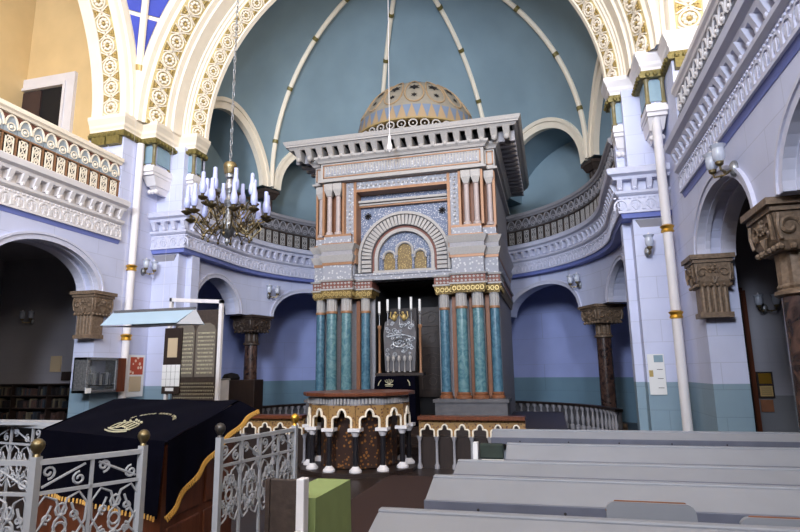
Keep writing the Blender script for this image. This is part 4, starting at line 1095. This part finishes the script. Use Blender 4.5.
# velvet cover: top sheet plus hanging sides with a curved hem and gold fringe
cv = thing('velvet_cover', (-.2, 4.4, 1.1), 'navy velvet cover with pale crown embroidery and gold fringe over the desk', 'cloth')
def lerp2(p, q, u): return (p[0]+(q[0]-p[0])*u, p[1]+(q[1]-p[1])*u)
C4 = [(p[0]-off.x, p[1]-off.y) for p in (FL,FR,BR,BL)]; Zc = [0.01,0.01,.235,.235]
m = MB(); rows = []
for j in range(13):
    v = j/12; l = lerp2(C4[0], C4[3], v); r = lerp2(C4[1], C4[2], v); rows.append([(*lerp2(l, r, i/16), .0 + .235*v + .012*sin(i*.9)*sin(j*.7) + .015) for i in range(17)])
m.grid(rows)
sides = [(0,1,[.62]*2),(1,2,None),(2,3,[.6]*2),(3,0,[.6]*2)]
hem_pts = []
for (i0, i1, _) in sides:
    p0, p1 = C4[i0], C4[i1]; z0, z1 = Zc[i0], Zc[i1]; rows = []; N_ = 40
    d = Vector((p1[0]-p0[0], p1[1]-p0[1])); nn = Vector((d.y, -d.x)).normalized()
    for i in range(N_+1):
        u = i/N_; p = lerp2(p0, p1, u); zt = z0+(z1-z0)*u+.015
        if i0 == 1: drop = .44*(1-u)**1.25 + .09
        else: drop = .53
        if i0 == 2: drop = .07 + .4*u
        row = []
        for j in range(8):
            w_ = j/7; o_ = .012 + .03*w_*(.5+.5*sin(u*26)) + (.16*w_*u*u if i0 == 1 else 0) ; row.append((p[0]+nn.x*o_, p[1]+nn.y*o_, zt - drop*w_))
        rows.append(row)
        if i0 == 1: hem_pts.append(row[-1])
        if i0 == 0: hem_pts.insert(0, None) if False else None
    m.grid(rows)
    if i0 == 0: hem0 = [r[-1] for r in rows]
m.build('velvet', velvet, cv, smooth=True)
m = MB(); m.tube(hem_pts, .012, 5); 
for i in range(0, len(hem_pts)-1):
    for u in (0, .5):
        p = Vector(hem_pts[i]).lerp(Vector(hem_pts[i+1]), u); m.tube([(p.x+.006, p.y, p.z+.012), (p.x+.018, p.y+.006, p.z-.018), (p.x+.012, p.y+.014, p.z-.026)], .0075, 4)
for i in range(0, len(hem0)-1):
    p = Vector(hem0[i]); m.tube([(p.x, p.y-.006, p.z+.012), (p.x+.006, p.y-.015, p.z-.022)], .009, 4)
m.build('fringe', fringe, cv)
def ontop(u, v, dz=.03):
    l = lerp2(C4[0], C4[3], v); r = lerp2(C4[1], C4[2], v); p = lerp2(l, r, u); return (p[0], p[1], .235*v+dz)
m = MB()
cu, cvv = .57, .2                       # crown outline lying on the sloping top
for k in range(5):
    uc = cu + (k-2)*.033; vc = cvv + .05 - abs(k-2)*.022
    m.tube([ontop(uc+.021*cos(t*pi/6), vc+.07*sin(t*pi/6)) for t in range(12)], .005, 4, closed=True)
    m.sphere(ontop(uc, vc+.10), .012, 6, 4)
for dv in (-.06, -.10): m.tube([ontop(cu-.085+.17*i/10, cvv+dv-.03*sin(pi*i/10)) for i in range(11)], .007, 4)
random.seed(5)
for i in range(20):                       # arc of small letters above the crown
    if i % 6 == 5: continue
    a = pi*(.14+.74*i/19); c = (cu+.09+.17*cos(a), cvv+.12+.22*sin(a)); s_ = .009
    p0 = (c[0]-s_*random.uniform(.2,.6), c[1]-s_*1.6); p1 = (c[0]-s_*.3, c[1]+s_*1.8); p2 = (c[0]+s_*random.uniform(.4,.8), c[1]+s_*1.6); m.tube([ontop(*p0), ontop(*p1), ontop(*p2)] + ([ontop(c[0]+s_*.5, c[1]-s_)] if random.random() < .5 else []), .0024, 4)
m.build('embroidery', embroid, cv)

# wrought iron railing round the bimah
def spiral(cx, cz, r, a0, turns, n=16, sgn=1): return [(cx + r*(1-.8*i/n)*cos(a0+sgn*2*pi*turns*i/n), 0, cz + r*(1-.8*i/n)*sin(a0+sgn*2*pi*turns*i/n)) for i in range(n+1)]
def rail_panel(t, p0, p1, z0, z1, bays, i0=True):
    a, b = Vector(p0), Vector(p1); L_ = (b-a).length; ang = atan2(b.y-a.y, b.x-a.x); B = L_/bays
    o = Vector((t.location.x, t.location.y)); M = Matrix.Translation((a.x-o.x, a.y-o.y, z0)) @ Matrix.Rotation(ang, 4, 'Z'); h = z1-z0
    m = MB(); m.box(0, L_, -.016, .016, h-.03, h, M); m.box(0, L_, -.01, .01, h-.2, h-.18, M); m.box(0, L_, -.012, .012, .05, .08, M)
    for k in range(1, bays): m.box(k*B-.009, k*B+.009, -.01, .01, .05, h, M)
    m.build('rail', iron_white, t)
    q = .008
    for k in range(bays):
        m = MB(); x = (k+.5)*B; w = B*.5
        s = -1 if k % 2 else 1
        # upper field: S scroll on a diagonal
        zc = h-.105
        m.tube([(x-s*w*.75,0,zc-.055),(x+s*w*.75,0,zc+.055)], q, 5, M)
        m.tube(spiral(x-w*.55, zc+.028, .04, -pi/2, 1.3, sgn=1), q, 5, M); m.tube(spiral(x+w*.55, zc-.028, .04, pi/2, 1.3, sgn=1), q, 5, M)
        # tall field: stacked hearts with a lobed ring between
        for zt_, sc_ in ((h-.21, 1), (h*.44, -1)):
            for s2 in (-1, 1):
                hp = [(x, 0, zt_-sc_*.12), (x+s2*w*.2, 0, zt_-sc_*.03), (x+s2*w*.6, 0, zt_), (x+s2*w*.92, 0, zt_-sc_*.07), (x+s2*w*.88, 0, zt_-sc_*.17), (x+s2*w*.5, 0, zt_-sc_*.27), (x+s2*w*.35, 0, zt_-sc_*.33)]
                m.tube(hp, q, 5, M)
                m.tube(spiral(x+s2*w*.45, zt_-sc_*.13, .03, -pi/2*sc_, 1.2, sgn=s2*sc_), q, 5, M)
            rc = zt_-sc_*.21
            m.tube([(x+.035*cos(t_*pi/5), 0, rc+.05*sin(t_*pi/5)) for t_ in range(10)], q, 5, M, closed=True)
            m.tube([(x+.03*cos(t_*pi/4), 0, rc-sc_*.09+.035*sin(t_*pi/4)) for t_ in range(8)], q, 5, M, closed=True)
            m.sphere((x,0,zt_-sc_*.12), .016, 6, 5, M)
        zc = h*.53 if h > .9 else h*.5
        for s2 in (-1, 1):
            m.tube([(x,0,zc),(x+s2*w*.55,0,zc+.04),(x+s2*w*.8,0,zc+.0)], q, 5, M); m.tube([(x,0,zc),(x+s2*w*.5,0,zc-.05)], q, 5, M)
        m.sphere((x,0,zc), .022, 6, 5, M)
        m.build('scrollwork', iron_white, t)
def post(t, p, z0, z1, knob=brass):
    o = t.location; x, y = p[0]-o.x, p[1]-o.y
    m = MB(); m.box(x-.022, x+.022, y-.022, y+.022, 0, z1+.02); ps = m.build('post', iron_white, t)
    m = MB(); m.lathe([(.012,z1+.015),(.022,z1+.02),(.016,z1+.035),(.024,z1+.045),(.036,z1+.065),(.04,z1+.085),(.034,z1+.105),(.018,z1+.12),(.002,z1+.124)], (x,y,0), 14); m.build('finial', knob, ps, smooth=True)
P1, P2, P3, P4 = (.52,2.80), (.80,3.36), (1.05,3.88), (1.2,4.85)
rt = thing('iron_railing', (P1[0], P1[1], 0), 'white wrought iron railing with brass knobs, left section before the velvet cover', 'railing')
rail_panel(rt, P1, P2, .05, 1.12, 2); rail_panel(rt, (-.05,2.74), P1, .05, 1.12, 2); post(rt, P1, 0, 1.12); post(rt, P2, 0, 1.12)
rt = thing('iron_railing', (P3[0], P3[1], 0), 'white wrought iron railing panel beside the green clothed table', 'railing')
rail_panel(rt, P3, P4, .05, 1.12, 4); post(rt, P3, 0, 1.12, mat('dark_knob', (70,66,64), .35, .5)); post(rt, P4, 0, 1.12, gold)
rt = thing('iron_railing', (-2.6, 3.9, 0), 'white wrought iron railing with flat white top, far left behind the cover', 'railing')
rail_panel(rt, (-2.9,4.95), (-1.2,4.62), .05, 1.13, 5); m = MB(); m.box(-.3, 1.4, .75, 1.0, 1.13, 1.16); m.build('top_board', iron_white, rt)

# green clothed table and chair
t = thing('small_table', (1.815, 3.91, 0), 'small table under a pale green cloth right of the iron railing', 'table')
m = MB()
for x, y in ((-.09,-.28),(.09,-.28),(-.09,.28),(.09,.28)):
    l = MB(); l.box(x-.02,x+.02,y-.02,y+.02,0,.78); l.build('leg', dark_wood, t)
m.box(-.12,.12,-.31,.31,.76,.79); m.build('table_top', dark_wood, t)
t = thing('green_cloth', (1.815, 3.91, .8), 'pale green cloth hanging over the small table', 'cloth')
m = MB(); m.box(-.13,.135,-.33,.33,-.005,.008)
pth = []; n = 64
def rect(u):
    P4_ = [(-.13,-.33),(.135,-.33),(.135,.33),(-.13,.33)]; k = int(u*4) % 4; f = u*4-int(u*4); a, b = P4_[k], P4_[(k+1) % 4]; return (a[0]+(b[0]-a[0])*f, a[1]+(b[1]-a[1])*f)
rows = []
for i in range(n+1):
    x, y = rect((i % n)/n); row = []
    for j in range(7): k = 1 + .09*(j/6)*(1+.6*sin(i*1.3)); row.append((x*k, y*k, .005-.55*j/6))
    rows.append(row)
m.grid(rows); m.build('cloth', green_cloth, t, smooth=True)
t = thing('chair', (1.55, 3.47, 0), 'grey-backed chair with white side post, between iron railing and green table', 'chair')
m = MB(); m.box(.33,.385,-.04,.04,0,.95); m.build('post', trim_white, t, bevel=.008)
m = MB(); m.box(.14,.33,-.015,.02,.42,.94); m.build('backrest', dk_capital, t, bevel=.006)
m = MB(); m.box(.1,.36,-.34,-.02,.42,.46); m.build('seat', dk_capital, t)
for x in (0.11,.33):
    m = MB(); m.box(x,x+.03,-.34,-.31,0,.42); m.build('leg', trim_white, t)
m = MB(); m.box(.11,.14,-.02,.02,0,.94); m.build('leg', dk_capital, t)
m = MB(); m.tube([(.38,-.02,.6),(.4,-.15,.66),(.4,-.3,.66),(.38,-.38,.46)], .022, 8); m.build('arm', trim_white, t, smooth=True)

# ------------------------------------------------------------------ left pier things
# silver display case on the pilaster face
t = thing('display_case', (-5.75, 10.12, 1.26), 'silver glazed display case with brown end holding small books, on the left pier', 'cabinet', rz=pi/2)
m = MB()
for (x0,x1,z0,z1) in ((-.5,.36,0,.06),(-.5,.36,.66,.72),(-.5,-.43,0,.72),(.3,.36,0,.72)): m.box(x0,x1,-.12,.22,z0,z1)
m.box(-.5,.36,.18,.22,0,.72); m.build('case', silver, t, bevel=.008)
m = MB(); m.box(.36,.62,-.1,.22,0,.72); m.build('brown_end', red_wood, t)
m = MB(); m.box(-.43,.3,-.1,-.095,.06,.66); m.build('glass', mat('clear_glass', (220,225,230), .05, trans=.95), t)
m = MB(); m.box(-.43,.3,-.1,.18,.14,.155); m.box(-.34,.22,-.13,-.12,.015,.05); m.build('shelf', dark_stone, t)
m = MB(); m.box(-.5,-.36,-.135,-.12,.0,.1); m.build('price_card', paper, t)
for k in range(7): tag(tag((lambda q: (q.box(-5.78,-5.70,10.12-.3+k*.085,10.12-.25+k*.085,1.416,1.416+.22+.02*(k % 3)), q)[1])(MB()).build('small_book', trim_white if k % 2 else bench_edge), f'thin pale book standing in the silver display case, number {k+1} from its left', 'book', 'books in the display case'))
# calendar poster
t = thing('wall_calendar', (-5.89, 11.34, 1.12), 'calendar with a red and orange photo over a white pad, on the left pier', 'calendar', rz=pi/2)
m = MB(); m.box(-.28,.28,-.012,0,0,.95); m.build('backing', paper, t)
m = MB(); m.box(-.2,.22,-.02,-.012,.5,.9); m.build('picture', mat('calendar_photo', (176,70,40), .6, rgb2=(226,196,170), nscale=9, kind='voronoi'), t)
m = MB(); m.box(-.2,.18,-.025,-.012,.12,.46); m.build('date_pad', paper_tan, t)
# notice board with sheets
t = thing('notice_board', (-4.57, 10.86, 1.2), 'narrow dark notice board with a tan card and white calendar sheet', 'notice board')
m = MB(); m.box(-.2,.24,-.03,0,0,1.42); m.build('board', dark_wood, t)
m = MB(); m.box(-.1,.14,-.04,-.03,.78,1.2); m.build('tan_card', paper_tan, t)
m = MB(); m.box(-.2,.24,-.045,-.03,.16,.62); sh = m.build('month_sheet', paper, t)
m = MB()
for k in range(1, 4): m.box(-.2+.11*k-.002,-.2+.11*k+.002,-.048,-.045,.16,.62)
for k in range(1, 3): m.box(-.2,.24,-.048,-.045,.16+.153*k-.002,.16+.153*k+.002)
m.build('grid_lines', ink, sh); m = MB(); m.box(-.1,.1,-.045,-.03,.06,.13); m.build('note', paper, t)
# board with the two tablets in a white aluminium frame
t = thing('tablets_board', (-3.93, 10.9, 0), 'brown board with two inscribed tablets in a tall white frame', 'board')
m = MB(); m.box(-.62,.42,.0,.04,.9,3.0); bd_ = m.build('board', dk_capital, t)
tb = mat('tablet_stone', (112,104,94), .6, noise=.15, nscale=12)
ltr = MB(); random.seed(11)
for q, x0, x1 in ((0,-.6,-.12),(1,-.08,.4)):
    m = MB(); c = (x0+x1)/2; w = (x1-x0)/2; m.prism([(x0,1.55),(x1,1.55),(x1,2.55)] + [(c+w*cos(a), 2.55+w*.7*sin(a)) for a in (pi*.2,pi*.4,pi*.6,pi*.8)] + [(x0,2.55)], -.02, .0); m.build('tablet', tb, t)
    for r in range(11):
        z = 2.5-.085*r; x = x0+.05
        while x < x1-.05:
            wd = random.uniform(.015,.035); ltr.box(x, x+wd, -.026, -.02, z, z+.008); ltr.box(x+wd-.006, x+wd, -.026, -.02, z-.03, z); 
            if random.random() < .5: ltr.box(x, x+.006, -.026, -.02, z-.025, z)
            x += wd+.012
for r in range(6):
    z = 1.42-.075*r; x = -.58
    while x < .38: wd = random.uniform(.02,.04); ltr.box(x, x+wd, -.006, 0, z, z+.008); ltr.box(x+wd-.006, x+wd, -.006, 0, z-.028, z); x += wd+.014
ltr.build('inscription', embroid, t)
m = MB()
for (x0,x1,z0,z1) in ((.46,.54,0,3.2),(-.8,-.74,0,3.3),): m.box(x0,x1,-.04,.04,z0,z1)
m.add([(-.8,-.04,3.22),(.54,-.04,3.12),(.54,.04,3.12),(-.8,.04,3.22),(-.8,-.04,3.3),(.54,-.04,3.2),(.54,.04,3.2),(-.8,.04,3.3)], [(0,1,2,3),(4,7,6,5),(0,4,5,1),(1,5,6,2),(2,6,7,3),(3,7,4,0)]); m.build('white_frame', trim_white, t)
# sloping pale blue hood lamp above the desk
t = thing('hood_lamp', (-2.72, 7.9, 2.38), 'long pale blue sloping hood hanging before the left pier', 'lamp')
hm = mat('pale_blue_enamel', (160,184,204), .4)
m = MB(); m.prism([(-.78,.22),(.72,.22),(.9,.0),(-.38,.0)], -.02, .0); m.add([(-.82,-.3,.02),(.6,-.3,.02),(.72,.0,.26),(-.85,.0,.26)], [(0,1,2,3)]); m.build('hood', hm, t)
m = MB(); m.box(-.82,.72,-.02,.02,.24,.29); m.build('top_bar', dark_stone, t)
m = MB(); m.add([(.6,-.3,.0),(.95,-.1,.0),(.72,0,.26)], [(0,1,2)]); m.add([(.6,-.3,.0),(.95,-.1,.0),(-.3,.1,.0),(-.95,-.3,.0)], [(0,1,2,3)]); m.build('gable', iron_white, t)
m = MB(); m.tube([(.1,0,.28),(.1,0,11.1)], .0015, 4); m.tube([(-.7,0,.28),(-.7,0,11.1)], .0015, 4); m.build('hanging_wire', trim_white, t)
# stand with white cloth in the apse shadow
t = thing('cloth_covered_stand', (-4.9, 14.0, 0), 'dark wooden stand with a white cloth over one end, in shadow by the apse column', 'stand')
m = MB(); m.box(-.5,.75,-.25,.25,0,1.45); m.build('body', dark_wood, t, bevel=.02)
m = MB(); m.box(-.3,.0,-.28,-.25,.6,1.48); m.box(-.3,.0,-.28,.25,1.45,1.49); m.build('white_cloth', trim_white, t)
m = MB(); m.lathe([(.22,1.45),(.24,1.5),(.18,1.6),(.02,1.64)], (-.1,0,0), 14); m.build('dark_hat_shape', black, t)

# ------------------------------------------------------------------ left aisle: bookcase and papers
t = thing('bookcase', (-9.2, 11.55, 0), 'long dark bookcase along the end wall of the left aisle', 'bookcase')
m = MB(); m.box(-1.6,1.7,.25,.4,0,1.42); m.build('back', black, t)
for z in (0.05,.5,.82,1.12,1.4): m = MB(); m.box(-1.6,1.7,-.0,.4,z,z+.03); m.build('shelf', dark_wood, t)
for x in (-1.6,-.5,.6,1.67): m = MB(); m.box(x,x+.03,0,.4,0,1.43); m.build('side_panel', dark_wood, t)
random.seed(21); cs = [mat('book_a', (70,52,48), .7), mat('book_b', (44,50,58), .7), mat('book_c', (92,84,70), .7), mat('book_d', (34,30,32), .7)]
bk = None; cnt = 0
for zi, z in enumerate((.53,.85,1.15)):
    x = -10.7
    while x < -7.6:
        w_ = random.uniform(.03,.07); h_ = random.uniform(.15,.23)
        if random.random() < .72 and min(abs(x-xx) for xx in (-9.7,-8.6)) > .09:
            m = MB(); m.box(x, x+w_-.006, 11.58, 11.78, z, z+h_); o = m.build('shelf_book', random.choice(cs)); cnt += 1
            tag(o, 'dark book standing in the shadowy left aisle bookcase', 'book', 'books in the left aisle bookcase')
        x += w_+.004
for x0, x1, z0, z1, mt, lab in ((-9.0,-8.68,1.72,2.12,paper_tan,'pale tan sheet pinned on the grey left aisle wall'),(-8.62,-8.3,1.5,1.72,dark_wood,'small dark framed notice right of the tan sheet in the left aisle')):
    m = MB(); m.box(x0,x1,11.96,11.995,z0,z1); tag(m.build('pinned_sheet' if mt is paper_tan else 'framed_notice', mt), lab, 'notice')
# dark window in the ochre gallery wall
w = MB()
for (x0,x1,z0,z1) in ((-11.35,-11.05,6.3,10.1),(-9.4,-9.08,6.3,10.1),(-11.05,-9.4,9.78,10.1),(-11.05,-9.4,6.3,6.5)): w.box(x0,x1,11.9,12.0,z0,z1)
w.box(-11.1,-11.03,11.86,12,6.5,9.85); w.box(-9.44,-9.36,11.86,12,6.5,9.85); w.box(-11.03,-9.44,11.86,12,9.74,9.82)
wn = struct('window_10', w, trim_white)
m = MB(); m.box(-11.05,-9.4,11.97,11.99,6.5,9.78); m.build('dark_pane', black, wn)
m = MB(); m.box(-11.0,-10.25,11.93,11.97,6.5,9.7); m.build('shutter', mat('brown_shutter', (60,44,42), .6), wn)

# ------------------------------------------------------------------ right aisle
d = MB(); d.box(6.67,6.78,11.6,11.7,0,3.05); d.box(6.78,6.95,11.6,11.7,2.95,3.05); d.box(6.92,7.0,11.62,11.7,0,3.0)
dr = struct('door_1', d, red_wood); m = MB(); m.box(6.76,6.93,11.64,11.69,0,2.96); m.build('door_leaf', dark_wood, dr)
t = thing('memorial_plaques', (7.15, 11.69, 1.06), 'two small brass plaques in a dark frame on the right aisle wall', 'plaque')
m = MB(); m.box(-.13,.13,-.03,.0,0,.46); m.build('frame', dark_wood, t)
m = MB(); m.box(-.1,.1,-.04,-.03,.25,.43); m.build('upper_plaque', gold, t)
m = MB(); m.box(-.1,.1,-.04,-.03,.03,.21); lo = m.build('lower_plaque', mat('pale_brass', (214,180,120), .4, .6), t)
m = MB()
for k in range(4): m.box(-.08,.08,-.043,-.04,.065+k*.035,.072+k*.035)
m.build('engraved_lines', ink, lo)
m = MB(); m.box(7.04,7.24,11.67,11.7,.82,1.03); tag(m.build('brown_notice', copper_dk), 'brown sheet below the brass plaques', 'notice')
# paper notice on the right pier
t = thing('wall_notice', (5.36, 11.71, 1.12), 'white notice with teal and yellow marks on the right pier', 'notice')
m = MB(); m.box(-.13,.16,-.02,0,0,.75); m.build('sheet', paper, t)
m = MB(); m.box(-.02,.14,-.025,-.02,.6,.73); m.build('teal_block', teal_panel, t)
m = MB(); m.box(-.12,-.05,-.025,-.02,.33,.45); m.build('yellow_block', gilt, t)
m = MB()
for k in range(3): m.box(.02,.12,-.024,-.02,.12+k*.17,.13+k*.17)
m.build('text_lines', ink, t)

# ------------------------------------------------------------------ light
def area(name, loc, rot, sx, sy, power, col):
    l = bpy.data.lights.new(name, 'AREA'); l.shape = 'RECTANGLE'; l.size = sx; l.size_y = sy; l.energy = power; l.color = col
    o = bpy.data.objects.new(name, l); COL.objects.link(o); o.location = loc; o.rotation_euler = rot; return o
W = bpy.data.worlds.new('World'); sc.world = W; W.use_nodes = True
bg = W.node_tree.nodes['Background']; bg.inputs[0].default_value = (.62,.74,1,1); bg.inputs[1].default_value = .2
COOL = (.78,.86,1)
for x, zc, sx_, sy_, pw in ((-6.6,8.6,1.8,4.4,100), (0,8.6,2.2,4.4,3600), (6.6,8.6,1.8,4.4,2600)):
    area('daylight', (x,-8.9,zc), (R_(90),0,0), sx_, sy_, pw, COOL)
for y in (-5.2,-.2,4.8):
    area('daylight', (10.85,y,8.4), (0,R_(90),0), 3.4, 1.9, {-5.2:850,-.2:560,4.8:340}[y], (1,.94,.86))
    area('daylight', (-10.85,y,8.4), (0,R_(-90),0), 3.4, 1.9, 45, (1,.92,.8))

# ------------------------------------------------------------------ camera
cd = bpy.data.cameras.new('Camera'); cam = bpy.data.objects.new('Camera', cd); COL.objects.link(cam)
fpx = 565.0
Zv = Vector((152,104,fpx)); Uv = Vector((-40,-3016,0)); Uv.z = -(Zv.x*Uv.x+Zv.y*Uv.y)/fpx
Yd = Zv.normalized(); Ud = Uv.normalized(); Xd = Yd.cross(Ud)
if Xd.x < 0: Xd = -Xd
right = Vector((Xd.x, Yd.x, Ud.x)); down = Vector((Xd.y, Yd.y, Ud.y)); fwd = Vector((Xd.z, Yd.z, Ud.z))
up = -down; M = Matrix(((right.x, up.x, -fwd.x, 3.47), (right.y, up.y, -fwd.y, 0), (right.z, up.z, -fwd.z, 1.6), (0,0,0,1)))
cam.matrix_world = M
cd.sensor_width = 36; cd.sensor_fit = 'HORIZONTAL'; cd.lens = 36*fpx/800; cd.clip_start = .05; cd.clip_end = 200
sc.camera = cam
